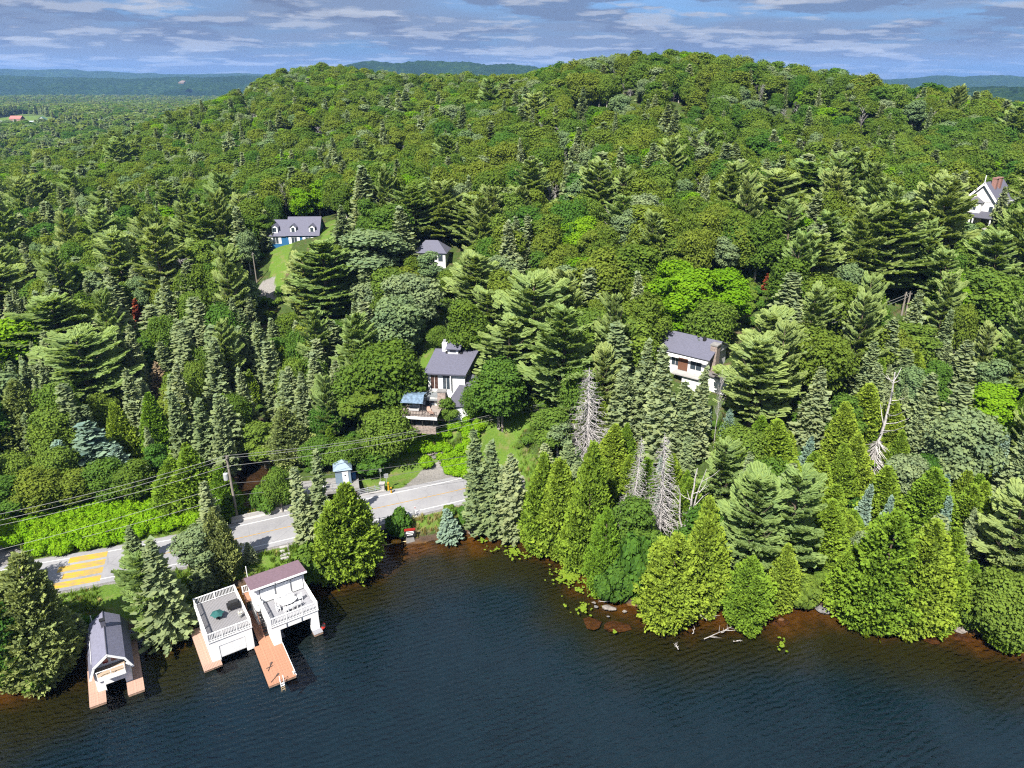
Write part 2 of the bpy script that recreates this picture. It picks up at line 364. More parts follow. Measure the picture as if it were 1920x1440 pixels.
# ------------------------------------------------------------------ lake
wm = bpy.data.materials.new('lake_water'); wm.use_nodes = True; t = NT(wm.node_tree)
tc = t.n('ShaderNodeTexCoord').outputs['Object']
rv = t.mapping(tc, (1, 1, 1), rot=(0, 0, R(-24)))
w1 = t.n('ShaderNodeTexWave', wave_type='BANDS', bands_direction='Y', i_Vector=rv, i_Scale=.42, i_Distortion=6.5, i_Detail=3., i_Detail_Scale=1.1, i_Detail_Roughness=.6).outputs['Fac']
w2 = t.noise(t.mapping(tc, (.7, 1.6, 1), rot=(0, 0, R(-30))), 1.5, 4, .6)
gust = t.maprange(t.noise(t.mapping(tc, (1, .6, 1)), .06, 2, .5), .35, .65, .45, 1.)
hgt = t.math('MULTIPLY', t.math('ADD', t.math('MULTIPLY', w1, .30), t.math('MULTIPLY', w2, .9)), gust)
bm_ = t.n('ShaderNodeBump', i_Strength=1., i_Distance=.12, i_Height=hgt)
fr = t.n('ShaderNodeFresnel', i_IOR=1.333); t.put(fr.inputs['Normal'], bm_.outputs[0])
gl = t.n('ShaderNodeBsdfGlossy', i_Roughness=.06, i_Color=(1, 1, 1, 1)); t.put(gl.inputs['Normal'], bm_.outputs[0])
tr = t.n('ShaderNodeBsdfTransparent', i_Color=(.66, .58, .46, 1))
mx = t.n('ShaderNodeMixShader', i_Fac=fr.outputs[0], i_1=tr.outputs[0], i_2=gl.outputs[0])
t.n('ShaderNodeOutputMaterial', i_Surface=mx.outputs[0])
me = fastmesh('lake_water', [(-400, -400, 0), (420, -400, 0), (420, 112, 0), (-400, 112, 0)], [(0, 1, 2, 3)], wm)
tag(link('lake_water', me), kind='structure')

# ------------------------------------------------------------------ far hills
hm = bpy.data.materials.new('far_forest'); hm.use_nodes = True; t = NT(hm.node_tree)
tc = t.n('ShaderNodeTexCoord').outputs['Object']
n1 = t.noise(tc, .05, 6, .7); n2 = t.noise(tc, .006, 4, .6)
c = t.ramp(n1, [(.3, (.004, .013, .005)), (.5, (.016, .040, .010)), (.7, (.045, .080, .020))]); c = t.mix(t.maprange(n2, .45, .65), c, (.012, .030, .012, 1))
bp = t.n('ShaderNodeBump', i_Strength=1., i_Distance=24., i_Height=n1)
p = t.n('ShaderNodeBsdfDiffuse', i_Color=c); t.put(p.inputs['Normal'], bp.outputs[0])
t.n('ShaderNodeOutputMaterial', i_Surface=p.outputs[0])
def hill(name, prof, Y, depth, base=8., seed=0, rough=3.):
    rg = np.random.default_rng(seed); pxs = np.array([q[0] for q in prof], float); pys = np.array([q[1] for q in prof], float)
    P = np.arange(pxs[0], pxs[-1] + .1, 4.); py = np.interp(P, pxs, pys)
    ker = np.ones(5) / 5; py = np.convolve(np.pad(py, 2, 'edge'), ker, 'valid')
    Xs = (P - 960) / FPX * Y / cP * 1.0; crest = np.array([at_y(a, b, Y)[2] for a, b in zip(P, py)]); Xs = np.array([at_y(a, b, Y)[0] for a, b in zip(P, py)])
    env = np.minimum(1, np.minimum(np.arange(len(P)), np.arange(len(P))[::-1]) / 10.); crest = base - 4 + (crest - base + 4) * env ** .7
    M = 22; V = []; tt = np.linspace(-1, 1, M)
    wob = sum(np.sin(np.outer(Xs, [a]) * .0042 * k + b) for k, a, b in ((1, 1, .3), (2.3, 1, 1.9), (4.7, 1, 4.))).ravel()
    for j, u in enumerate(tt):
        hh = np.cos(u * math.pi / 2) ** 1.3
        V.append(np.c_[Xs, np.full(len(Xs), Y) + u * depth * (1 + .16 * wob), base - 6 + (crest - base + 6) * hh * (1 - .13 * np.sin(wob * 2.2 + u * 5) * (1 - hh)) + rg.normal(0, rough, len(Xs)) * (hh > .02)])
    V = np.vstack(V); n = len(P); ix = np.arange(n * M).reshape(M, n)
    F = np.stack([ix[:-1, :-1], ix[:-1, 1:], ix[1:, 1:], ix[1:, :-1]], -1).reshape(-1, 4)
    return tag(link(name, fastmesh(name, V, F, hm, smooth=True)), kind='structure')
hill('far_hills', [(-300, 140), (-120, 126), (0, 129), (80, 132), (100, 130), (140, 130), (170, 136), (185, 133), (230, 136), (260, 138), (280, 137), (310, 140), (400, 139), (450, 137), (500, 140), (580, 142), (700, 150)], 6200, 1100, seed=1, rough=2.)
hill('far_hills', [(-300, 150), (-100, 146), (0, 142), (50, 144), (110, 146), (170, 146), (240, 149), (330, 145), (400, 146), (480, 142), (540, 147), (640, 155)], 3900, 800, seed=2, rough=2.)
hill('far_hills', [(580, 150), (640, 127), (660, 121), (690, 114), (710, 115), (740, 119), (790, 114), (830, 116), (880, 116), (910, 122), (960, 120), (1015, 127), (1080, 140), (1150, 155)], 3300, 700, seed=3, rough=2.)
hill('far_hills', [(1400, 160), (1585, 152), (1640, 150), (1690, 148), (1720, 147), (1760, 141), (1790, 144), (1800, 146), (1840, 142), (1880, 141), (1920, 147), (2000, 143), (2150, 150)], 4600, 900, seed=4, rough=2.)
hill('far_hills', [(1580, 172), (1700, 176), (1760, 175), (1800, 167), (1850, 164), (1920, 166), (2000, 163), (2150, 172)], 1900, 420, seed=5, rough=2.)
# sandpit scar on the far hillside
m_ = MB(); q = [at_y(334, 154.5, 3130), at_y(344, 155, 3120), at_y(348, 151.5, 3190), at_y(341, 150.5, 3200)]
m_.slab([tuple(a) for a in q], 4.); tag(m_.obj('sand_scar', mat('sand', (.13, .10, .08), .9, var=.3, scale=.05)), kind='structure')

# ------------------------------------------------------------------ haze
hz = bpy.data.materials.new('haze'); hz.use_nodes = True; t = NT(hz.node_tree)
pv_ = t.n('ShaderNodeVolumePrincipled')
pv_.inputs['Color'].default_value = (.28, .52, 1., 1); pv_.inputs['Density'].default_value = .62e-4; pv_.inputs['Anisotropy'].default_value = .1
t.n('ShaderNodeOutputMaterial', i_Volume=pv_.outputs[0])
m_ = MB(); m_.box(-9500, -620, -8, 9500, 9900, 330); tag(m_.obj('haze', hz), kind='stuff')
# ------------------------------------------------------------------ trees: one crown and one trunk mesh per kind and variant
LEAF = {
    'spruce': leafmat('spruce_needles', (0.151, 0.202, 0.103), (0.213, 0.252, 0.146), .40),
    'blue_spruce': leafmat('blue_spruce_needles', (0.116, 0.182, 0.149), (0.143, 0.204, 0.171), .25),
    'pine': leafmat('pine_needles', (0.178, 0.259, 0.092), (0.243, 0.297, 0.117), .45),
    'cedar': leafmat('cedar_scales', (.098, .178, .020), (.165, .228, .030), .30),
    'dull_cedar': leafmat('dull_cedar_scales', (0.135, 0.182, 0.061), (0.176, 0.209, 0.078), .32),
    'maple': leafmat('maple_leaves', (0.046, 0.107, 0.018), (0.106, 0.156, 0.027), .35),
    'olive': leafmat('olive_leaves', (0.060, 0.106, 0.017), (0.108, 0.142, 0.023), .33),
    'silver': leafmat('silver_leaves', (0.095, 0.151, 0.065), (0.146, 0.185, 0.099), .30),
    'bright': leafmat('bright_leaves', (0.079, 0.176, 0.008), (0.126, 0.226, 0.013), .38),
    'thicket': leafmat('thicket_leaves', (0.110, 0.226, 0.008), (0.147, 0.257, 0.013), .35),
    'red': leafmat('rusty_needles', (.13, .028, .018), (.16, .04, .02), .05),
    'tan': leafmat('tan_needles', (.155, .115, .078), (.18, .135, .09), .05),
}
BARK = mat('bark', (.10, .075, .055), .95, var=.35, scale=4, bump=.6)
GREYB = mat('grey_bark', (.20, .18, .16), .95, var=.3, scale=4, bump=.6)
WHITEB = mat('birch_bark', (.25, .235, .215), .9, var=.25, scale=5, bump=.3)
DEADW = mat('dead_wood', (.25, .235, .228), .95, var=.25, scale=3, bump=.4)
PALEW = mat('bleached_wood', (.26, .245, .235), .9, var=.35, scale=3, bump=.3)

def quads(C, U, Vv, leaf):
    """leaf faces: centres C, half-axes U and Vv (N,3)"""
    N = len(C); V = np.stack([C - U - Vv * .8, C + U * .75 - Vv, C + U * 1.05 + Vv * .7, C - U * .7 + Vv], 1).reshape(-1, 3)
    return V, np.arange(4 * N).reshape(N, 4), leaf
def basis(Nrm, rg, spin=True):
    Nrm = Nrm / (np.linalg.norm(Nrm, axis=1, keepdims=True) + 1e-9)
    a = rg.normal(size=Nrm.shape) if spin else np.tile([0., 0, 1.], (len(Nrm), 1)) + rg.normal(size=Nrm.shape) * .2
    U = np.cross(Nrm, a); U /= (np.linalg.norm(U, axis=1, keepdims=True) + 1e-9); return U, np.cross(Nrm, U)
def crownmesh(name, parts, m):
    V = []; F = []; L = []; o = 0
    for v, f, l in parts: V.append(v); F.append(f + o); L.append(l); o += len(v)
    return fastmesh(name, np.vstack(V), np.vstack(F), m, leaf=np.clip(np.concatenate(L), 0, 1))

def spruce_crown(name, m, h=14., r=2.6, lev=.42, seed=0, sz=.30, dens=1., low=.06, gap=.0, power=.85, nbr=9):
    rg = np.random.default_rng(seed); C = []; U = []; W = []; Lf = []
    z = h * low
    while z < h * .985:
        f = 1 - z / h; L0 = r * min(1, f ** power * 1.06) * (1 if f < .93 else .85) + .1
        nb = max(4, int(nbr * (.45 + .55 * f)))
        ph = rg.uniform(0, 6.3)
        for k in range(nb):
            if rg.random() < gap: continue
            az = ph + 6.283 * (k + rg.uniform(-.35, .35)) / nb; L = L0 * rg.uniform(.62, 1.18) * (1 + .16 * math.cos(az - 2.1 * seed))
            n = max(2, int((2.2 + L * 3.4) * dens)); s = np.linspace(.16, 1., n) + rg.normal(0, .03, n)
            d = np.array([math.cos(az), math.sin(az), 0]); sd = np.array([-d[1], d[0], 0])
            zz = z + rg.normal(0, .12) - L * (.34 * s - .18 * s ** 3)
            wid = sz * (1.5 - .95 * s) * (.6 + .5 * min(1, L)); off = rg.normal(0, .42, n) * wid * 1.3
            c = d * (s * L)[:, None] + sd * off[:, None] + np.array([0, 0, 1.]) * (zz + rg.normal(0, .05, n))[:, None]
            sl = -.34 + .54 * s * s
            u = (d + np.array([0, 0, 1.]) * 0)[None] * np.ones((n, 1)); u[:, 2] = sl; u *= (sz * 1.05 * rg.uniform(.8, 1.2, n))[:, None]
            v = sd[None] * wid[:, None] * rg.uniform(.8, 1.2, n)[:, None]; v[:, 2] = rg.normal(-.05, .60, n) * wid
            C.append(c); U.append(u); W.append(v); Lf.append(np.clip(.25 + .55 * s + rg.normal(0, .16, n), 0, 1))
            # hanging sprays under the bough
            n2 = n // 2 + 1; q = rg.integers(0, n, n2); c2 = c[q] - np.array([0, 0, 1.]) * (.15 + .1 * rg.random(n2))[:, None]
            u2 = (d[None] * .8 + sd[None] * rg.normal(0, .5, n2)[:, None]) * sz * .8; v2 = np.tile([0, 0, -1.], (n2, 1)) * sz * .75 + sd[None] * rg.normal(0, .15, n2)[:, None]
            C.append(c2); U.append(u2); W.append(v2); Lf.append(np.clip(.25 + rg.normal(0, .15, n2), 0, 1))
        z += lev * rg.uniform(.8, 1.2) * (.55 + .45 * f)
    # leader
    n = 6; zz = np.linspace(h * .95, h * 1.0, n); C.append(np.c_[np.zeros(n), np.zeros(n), zz]); U.append(np.c_[rg.normal(0, .10, (n, 2)), np.full(n, .2)]); W.append(rg.normal(0, .10, (n, 3))); Lf.append(np.full(n, .8))
    return crownmesh(name, [quads(np.vstack(C), np.vstack(U), np.vstack(W), np.concatenate(Lf))], m)

def pine_crown(name, m, h=17., r=4.6, seed=0, sz=.36, dens=1., low=.16, shape=1.):
    rg = np.random.default_rng(seed); C = []; N = []; Lf = []; S_ = []; z = h * low
    while z < h * .97:
        f = (z / h - low) / (1 - low); L0 = r * (math.sin(math.pi * min(1, (1 - f) * .74 + .05)) ** .8) * (1.02 - .30 * f) + .3
        nb = 6 if f < .7 else 5; ph = rg.uniform(0, 6.3)
        for k in range(nb):
            az = ph + 6.283 * (k + rg.uniform(-.45, .45)) / nb; L = L0 * rg.uniform(.45, 1.2) * (1 + .22 * math.cos(az - 1.3 * seed)); zb = z + rg.normal(0, .42) * (1 - .6 * f)
            if rg.random() < .10: continue
            d = np.array([math.cos(az), math.sin(az), 0]); sd = np.array([-d[1], d[0], 0])
            rise = -.06 + .62 * f + rg.normal(0, .06)
            n = max(8, int(L * 22 * dens)); s = .22 + .78 * rg.random(n) ** .75
            fan = (.06 + .20 * np.minimum(1, (1.12 - s) * 3.)) * (L + .5); lat = rg.normal(0, .55, n) * fan
            c = d * (s * L)[:, None] + sd * lat[:, None]
            c[:, 2] = zb + L * (rise * s + .20 * s ** 3) - .10 * np.abs(lat) + rg.normal(0, .07, n); C.append(c)
            N.append((d * 1. + sd * (lat / (fan + .01) * .35)[:, None] + np.array([0, 0, 1.]) * (rise + .5 * s ** 2 + .10)[:, None] + rg.normal(0, .22, (n, 3))))
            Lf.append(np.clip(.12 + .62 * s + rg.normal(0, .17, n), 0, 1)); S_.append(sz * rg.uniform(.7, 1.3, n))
        z += rg.uniform(.8, 1.25) * (1.15 - .4 * f) * h / 17.
    n = 16; C.append(np.c_[rg.normal(0, .22, (n, 2)), rg.uniform(h * .92, h, n)]); N.append(rg.normal(0, .5, (n, 3)) + [0, 0, .8]); Lf.append(np.full(n, .8)); S_.append(np.full(n, sz * .8))
    C = np.vstack(C); A = np.vstack(N); A /= np.linalg.norm(A, axis=1, keepdims=True); s = np.concatenate(S_)[:, None]; lf = np.concatenate(Lf)
    up = np.array([0, 0, 1.]) + rg.normal(0, .75, A.shape); W = np.cross(A, up); W /= np.linalg.norm(W, axis=1, keepdims=True) + 1e-9; Q = np.cross(W, A)
    q1 = quads(C, A * s * 1.1, W * s * .48, lf); q2 = quads(C + Q * s * .15, A * s, (Q * .75 + W * .3) * s * .42, lf - .08)
    return crownmesh(name, [q1, q2], m)

def cedar_crown(name, m, h=8., r=2.4, seed=0, fans=1500, tips=3, fat=.28, sz=.086):
    """ragged spires: flat drooping fans of scales set round a few leaders"""
    rg = np.random.default_rng(seed); sp = [(0., 0., h, r)]; C = []; U = []; W = []; Lf = []
    for k in range(tips):
        a = 6.283 * (k + rg.uniform(-.3, .3)) / max(1, tips); d = r * rg.uniform(.28, .60); sp.append((d * math.cos(a), d * math.sin(a), h * rg.uniform(.45, .90), r * rg.uniform(.40, .62)))
    tot = sum(q[2] * q[3] for q in sp); az0 = rg.uniform(0, 6.28)
    for x0, y0, hh, rr in sp:
        nf = int(fans * hh * rr / tot); u = rg.uniform(0, 1, nf) ** 1.1; az = rg.uniform(0, 6.283, nf)
        pr = np.minimum(1, .55 + .45 * u / fat) * np.where(u > fat, (1 - ((u - fat) / (1 - fat)) ** 1.25) ** .9, 1.)
        lob = 1 + .20 * np.sin(3 * az + 7 * u + x0) * np.cos(9 * u + az0) + .12 * np.cos(az - az0)
        R_ = rr * pr * lob * rg.uniform(.62, 1.10, nf) + .05
        for i in range(nf):
            k = 26; o = np.array([math.cos(az[i]), math.sin(az[i]), 0]); sd = np.array([-o[1], o[0], 0]); L = (.50 + .35 * rg.random()) * (.55 + .45 * pr[i]); tw = rg.normal(0, .7)
            ax = o * .75 + np.array([0, 0, .75 - .9 * (1 - u[i]) * rg.random()]) + sd * rg.normal(0, .3); ax /= np.linalg.norm(ax); side = sd * math.cos(tw) + np.cross(ax, sd) * math.sin(tw)
            t = rg.uniform(-.5, .5, k); l = rg.normal(0, .30, k) * (1 - np.abs(t)); p0 = np.array([x0, y0, u[i] * hh]) + o * R_[i] * .96
            C.append(p0 + ax * (t * L * 1.5)[:, None] + side * (l * L * 1.5)[:, None] + rg.normal(0, .03, (k, 3))); s = sz * rg.uniform(.6, 1.3, k)
            dirn = ax + side * (l * 1.6)[:, None] + rg.normal(0, .35, (k, 3)); dirn /= np.linalg.norm(dirn, axis=1, keepdims=True); w_ = side + rg.normal(0, .45, (k, 3)); w_ -= dirn * (w_ * dirn).sum(1, keepdims=True); w_ /= np.linalg.norm(w_, axis=1, keepdims=True)
            U.append(dirn * (s * 1.35)[:, None]); W.append(w_ * (s * .8)[:, None]); q = (R_[i] / (rr * pr[i] + .05) - .62) / .5; Lf.append(np.clip(.08 + .62 * q + .25 * t + rg.normal(0, .14, k), 0, 1))
    return crownmesh(name, [quads(np.vstack(C), np.vstack(U), np.vstack(W), np.concatenate(Lf))], m)

def leafy_crown(name, m, h=12., r=3.6, seed=0, blobs=26, per=520, sz=.15, low=.22, flat=.62, sparse=1., top=1.):
    rg = np.random.default_rng(seed); C = []; N = []; Lf = []; zc = h * (low + 1) / 2; zr = h * (1 - low) / 2
    B = []
    for k in range(blobs * 3):
        if len(B) >= blobs: break
        v = rg.normal(size=3); v /= np.linalg.norm(v); v[2] = v[2] * .9 + .15
        rad = rg.uniform(.62, 1.) if k else 0
        b = np.array([v[0] * r * .72 * rad, v[1] * r * .72 * rad, zc + v[2] * zr * .74 * rad])
        if all(np.linalg.norm((b - q) / [r, r, zr]) > .26 for q, _ in B): B.append((b, r * rg.choice([.24, .32, .40, .50]) * rg.uniform(.9, 1.1)))
    for b, br in B:
        n = int(per * (br / (.4 * r)) ** 2 * sparse); v = rg.normal(size=(n, 3)); v /= np.linalg.norm(v, axis=1, keepdims=True)
        v[:, 2] = np.where((v[:, 2] < -.45) & (rg.random(n) < .7), -v[:, 2], v[:, 2]); rad = br * (1.22 - .62 * np.abs(rg.normal(0, .55, n)).clip(0, 1.2)) * (1 + .16 * np.sin(v[:, 0] * 7 + v[:, 1] * 5 + b[0] * 3) * np.cos(v[:, 2] * 6 + b[1]))
        C.append(b + v * [1, 1, flat + .22] * rad[:, None]); N.append(v + [0, 0, .28] + rg.normal(0, .5, (n, 3)))
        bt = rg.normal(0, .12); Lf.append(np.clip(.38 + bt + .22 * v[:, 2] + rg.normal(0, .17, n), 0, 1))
    C = np.vstack(C); U, W = basis(np.vstack(N), rg); s = (sz * rg.uniform(.65, 1.3, len(C)))[:, None]
    return crownmesh(name, [quads(C, U * s, W * s * .85, np.concatenate(Lf))], m), B

def trunk_mesh(name, m, h, r0=.22, top=.9, limbs=None, seed=0, lean=.0):
    rg = np.random.default_rng(seed); mb = MB(); n = 7
    pts = [(lean * h * (i / n) ** 1.5 + (rg.normal(0, .05) if i else 0), rg.normal(0, .05) if i else 0, -.4 + (h * top + .4) * i / n) for i in range(n + 1)]
    mb.tube(pts, [r0 * (1.25 if i == 0 else 1) * (1 - .85 * i / n) + .015 for i in range(n + 1)], 7)
    for b in (limbs or []):
        z = max(h * .2, b[2] - .45 * np.hypot(b[0], b[1]) - .12 * h); z = min(z, h * top * .95); f = z / (h * top); i = min(n - 1, int(f * n))
        p0 = Vector(pts[i]).lerp(Vector(pts[i + 1]), f * n - i); p1 = Vector((b[0] * .9, b[1] * .9, b[2])); mid = p0.lerp(p1, .5) + Vector((0, 0, -.05 * h * rg.random()))
        rr = max(.03, r0 * (1 - .85 * f) * .55); mb.tube([p0, mid, p1], [rr, rr * .7, rr * .25], 4, cap=False)
    return mb.mesh(name, m)

def dead_spruce_parts(name, m, h=14., r=2.2, seed=0, dens=1., low=.14, droop=.45):
    rg = np.random.default_rng(seed); tk = MB(); n = 8
    pts = [(rg.normal(0, .04), rg.normal(0, .04), -.4 + (h + .4) * i / n) for i in range(n + 1)]; tk.tube(pts, [.20 * (1 - .92 * i / n) + .012 for i in range(n + 1)], 7)
    br = MB(); z = h * low
    while z < h * .98:
        f = 1 - z / h; L0 = r * (f ** .75 * 1.0 + .05); nb = max(4, int(9 * (.4 + .6 * f) * dens)); ph = rg.uniform(0, 6.3)
        for k in range(nb):
            az = ph + 6.283 * (k + rg.uniform(-.3, .3)) / nb; L = L0 * rg.uniform(.55, 1.15); d = Vector((math.cos(az), math.sin(az), 0)); sdv = Vector((-d.y, d.x, 0))
            P = [Vector((0, 0, z)) + d * (L * s) + Vector((0, 0, -L * (droop * s - .2 * s ** 3))) for s in (0, .5, 1.)]
            br.tube(P, [.036, .026, .010], 3, cap=False)
            for q in range(max(2, int(L * 3))):
                s = rg.uniform(.3, 1.); p0 = Vector((0, 0, z)) + d * (L * s) + Vector((0, 0, -L * (droop * s - .2 * s ** 3))); sg = rg.choice([-1, 1])
                p1 = p0 + d * rg.uniform(.05, .35) + sdv * sg * rg.uniform(.15, .45) + Vector((0, 0, -rg.uniform(.1, .4)))
                br.tube([p0, p1], [.018, .007], 3, cap=False)
        z += .34 * rg.uniform(.7, 1.3)
    return tk.mesh(name + '_trunk', m), br.mesh(name + '_branches', m)

def snag_parts(name, m, h=12., seed=0, lean=.05, limbs=5, r0=.22, tangle=0, fork=False):
    rg = np.random.default_rng(seed); tk = MB(); n = 8; x = y = 0; pts = []
    for i in range(n + 1): pts.append((x, y, -.4 + (h + .4) * i / n)); x += lean * h / n + rg.normal(0, .09); y += rg.normal(0, .07)
    tk.tube(pts, [r0 * (1 - .75 * i / n) + .02 for i in range(n + 1)], 7)
    br = MB()
    if fork:
        for sg in (-1, 1):
            p0 = Vector(pts[1]); P = [p0, p0 + Vector((sg * h * .07, .1, h * .22)), p0 + Vector((sg * h * .10, .2, h * .55)), p0 + Vector((sg * h * .15, 0, h * (.80 + .1 * sg)))]
            br.tube(P, [r0 * .8, r0 * .65, r0 * .45, .03], 6)
            for k in range(3):
                q = P[1].lerp(P[3], .25 + .25 * k); br.tube([q, q + Vector((sg * rg.uniform(.2, .5) * h * .2, rg.normal(0, .4), h * .11)), q + Vector((sg * rg.uniform(.35, .6) * h * .25, rg.normal(0, .5), h * .2))], [r0 * .3, r0 * .2, .015], 4, cap=False)
    for k in range(limbs):
        f = rg.uniform(.3, .95); i = min(n - 1, int(f * n)); p0 = Vector(pts[i]).lerp(Vector(pts[i + 1]), f * n - i); az = rg.uniform(0, 6.283); L = rg.uniform(.06, .2) * h * (1.2 - f * .6)
        d = Vector((math.cos(az), math.sin(az), rg.uniform(.2, .8))); br.tube([p0, p0 + d * L * .5, p0 + d * L + Vector((0, 0, L * .25))], [r0 * .35, r0 * .25, .015], 4, cap=False)
    for k in range(tangle):
        f = rg.uniform(.02, .3); p0 = Vector((lean * h * f, 0, h * f)); az = rg.uniform(0, 6.283); L = rg.uniform(.8, 2.) * (1.2 - f * 2); d = Vector((math.cos(az), math.sin(az), -.5 - .6 * rg.random()))
        br.tube([p0, p0 + d * L * .6, p0 + d * L], [.05, .035, .012], 3, cap=False)
    return tk.mesh(name + '_trunk', m), br.mesh(name + '_branches', m)

def bare_parts(name, m, h=12., r=2.4, seed=0):
    rg = np.random.default_rng(seed); tk = MB(); n = 7; pts = [(rg.normal(0, .08) * (i > 0), rg.normal(0, .08) * (i > 0), -.4 + (h * .85 + .4) * i / n) for i in range(n + 1)]
    tk.tube(pts, [.12 * (1 - .85 * i / n) + .012 for i in range(n + 1)], 6); br = MB()
    for k in range(34):
        f = rg.uniform(.35, .98); p0 = Vector((0, 0, h * .85 * f)); a = rg.uniform(0, 6.283); L = r * rg.uniform(.5, 1.1) * (1.25 - .6 * f); d = Vector((math.cos(a), math.sin(a), rg.uniform(.5, 1.3))).normalized()
        p1 = p0 + d * L * .55; p2 = p1 + (d + Vector((0, 0, .5))).normalized() * L * .6; br.tube([p0, p1, p2], [.045, .03, .008], 4, cap=False)
        for q in range(4):
            p = p0.lerp(p2, rg.uniform(.35, .95)); a2 = a + rg.uniform(-1.3, 1.3); br.tube([p, p + Vector((math.cos(a2), math.sin(a2), rg.uniform(.3, 1.2))) * L * .32], [.022, .006], 3, cap=False)
    return tk.mesh(name + '_trunk', m), br.mesh(name + '_branches', m)

# library: kind -> list of (crown, trunk, height, crown radius)
LIB = {}; FARLIB = {}
def lib(kind, crown, trunk, h, r, far=False): (FARLIB if far else LIB).setdefault(kind, []).append((crown, trunk, h, r))
for i, (h, r, g, pw, nb) in enumerate([(14, 2.5, .02, .85, 10), (14, 2.1, .06, .75, 9), (14, 2.9, .03, .95, 10), (14, 1.75, .10, .7, 8)]):
    tk = trunk_mesh('spruce_trunk', BARK, h, .2, .95, seed=i)
    lib('spruce', spruce_crown('spruce_crown', LEAF['spruce'], h, r, seed=20 + i, gap=g, power=pw, nbr=nb), tk, h, r)
    if i < 2:
        lib('blue_spruce', spruce_crown('blue_spruce_crown', LEAF['blue_spruce'], 10, 2.2, lev=.34, seed=40 + i, power=.9, nbr=10), trunk_mesh('spruce_trunk', BARK, 10, .17, .95, seed=i), 10, 2.2)
for i, (h, r) in enumerate([(17, 4.4), (17, 3.8), (18, 5.0), (15, 3.4)]):
    rg_ = np.random.default_rng(60 + i); lm = [(math.cos(a) * r * .6, math.sin(a) * r * .6, h * q) for a, q in zip(rg_.uniform(0, 6.28, 14), rg_.uniform(.25, .9, 14))]
    lib('pine', pine_crown('pine_crown', LEAF['pine'], h, r, seed=50 + i, dens=1.25 if i != 3 else 1.), trunk_mesh('pine_trunk', BARK, h, .30, .95, limbs=lm, seed=i), h, r)
for i, (h, r, tp, fa) in enumerate([(8, 2.2, 2, .28), (8, 1.8, 1, .22), (8, 2.7, 4, .30), (8, 2.4, 3, .25)]):
    lib('cedar', cedar_crown('cedar_crown', LEAF['cedar'], h, r, seed=70 + i, tips=tp, fat=fa), trunk_mesh('cedar_trunk', BARK, h, .18, .9, seed=i), h, r)
for i in range(2):
    lib('dull_cedar', cedar_crown('cedar_crown', LEAF['dull_cedar'], 9, 2.6, seed=77 + i, tips=5 - i, fat=.3, fans=1300), trunk_mesh('cedar_trunk', GREYB, 9, .18, .98, seed=i), 9, 2.6)
for j, (kd, bk) in enumerate((('maple', GREYB), ('olive', GREYB), ('silver', WHITEB), ('bright', GREYB))):
    for i, (h, r, bl, lo, sp) in enumerate([(12, 3.6, 34, .02, .95), (13, 3.0, 30, .04, .9), (11, 4.2, 38, .02, .95)] if kd in ('maple', 'olive') else [(12, 3.2, 28, .04, 1.), (13, 2.6, 24, .12, .75)]):
        cr, B = leafy_crown(kd + '_crown', LEAF[kd], h, r, seed=90 + i + 10 * j, blobs=bl, low=lo, sparse=sp)
        lib(kd, cr, trunk_mesh(kd + '_trunk', bk, h, .20, .8, limbs=[b for b, _ in B][::2], seed=i + j), h, r)
for i, (h, r) in enumerate([(13, 2.6), (14, 2.2)]):
    cr, B = leafy_crown('birch_crown', LEAF['olive' if i else 'maple'], h, r, seed=150 + i, blobs=17, low=.45, sparse=.62, sz=.18)
    lib('birch', cr, trunk_mesh('birch_trunk', WHITEB, h, .17, .86, limbs=[b for b, _ in B], seed=i, lean=.03 * (1 - 2 * i)), h, r)
lib('red', spruce_crown('rusty_crown', LEAF['red'], 9, 1.1, seed=3, dens=.7, gap=.2), trunk_mesh('rusty_trunk', BARK, 9, .12), 9, 1.1)
lib('tan', spruce_crown('tan_crown', LEAF['tan'], 9, 2.1, seed=4, dens=.75, gap=.12, sz=.22), trunk_mesh('tan_trunk', DEADW, 9, .14), 9, 2.1)
for i in range(2):
    a, b = dead_spruce_parts('dead_spruce', DEADW, 14, 2.2, seed=5 + i, dens=1.15, droop=.38); lib('dead_spruce', b, a, 14, 1.9)
for i, kw in enumerate([dict(lean=.03, limbs=12, h=11, r0=.13), dict(lean=.09, limbs=14, h=13, tangle=110, r0=.16), dict(lean=0, limbs=5, h=9, fork=True, r0=.14)]):
    a, b = snag_parts('snag', PALEW, seed=11 + i, **kw); lib('snag', b, a, kw['h'], 1.6)
for i in range(3):
    a, b = bare_parts('bare_tree', (DEADW, WHITEB, DEADW)[i], seed=31 + i); lib('bare', b, a, 12, 2.4)
for i in range(2):
    cr, B = leafy_crown('bush_crown', LEAF['maple' if i else 'thicket'], 2.4, 1.6, seed=170 + i, blobs=12, per=260, sz=.15, low=.0, flat=.6); lib('bush' if i else 'bright_bush', cr, trunk_mesh('bush_stem', BARK, 2.4, .06, .6, seed=i), 2.4, 1.6)
cr, B = leafy_crown('bush_crown', LEAF['maple'], 2.2, 1.5, seed=180, blobs=10, per=260, sz=.15, low=.0, flat=.6); lib('bush', cr, LIB['bush'][0][1], 2.2, 1.5)
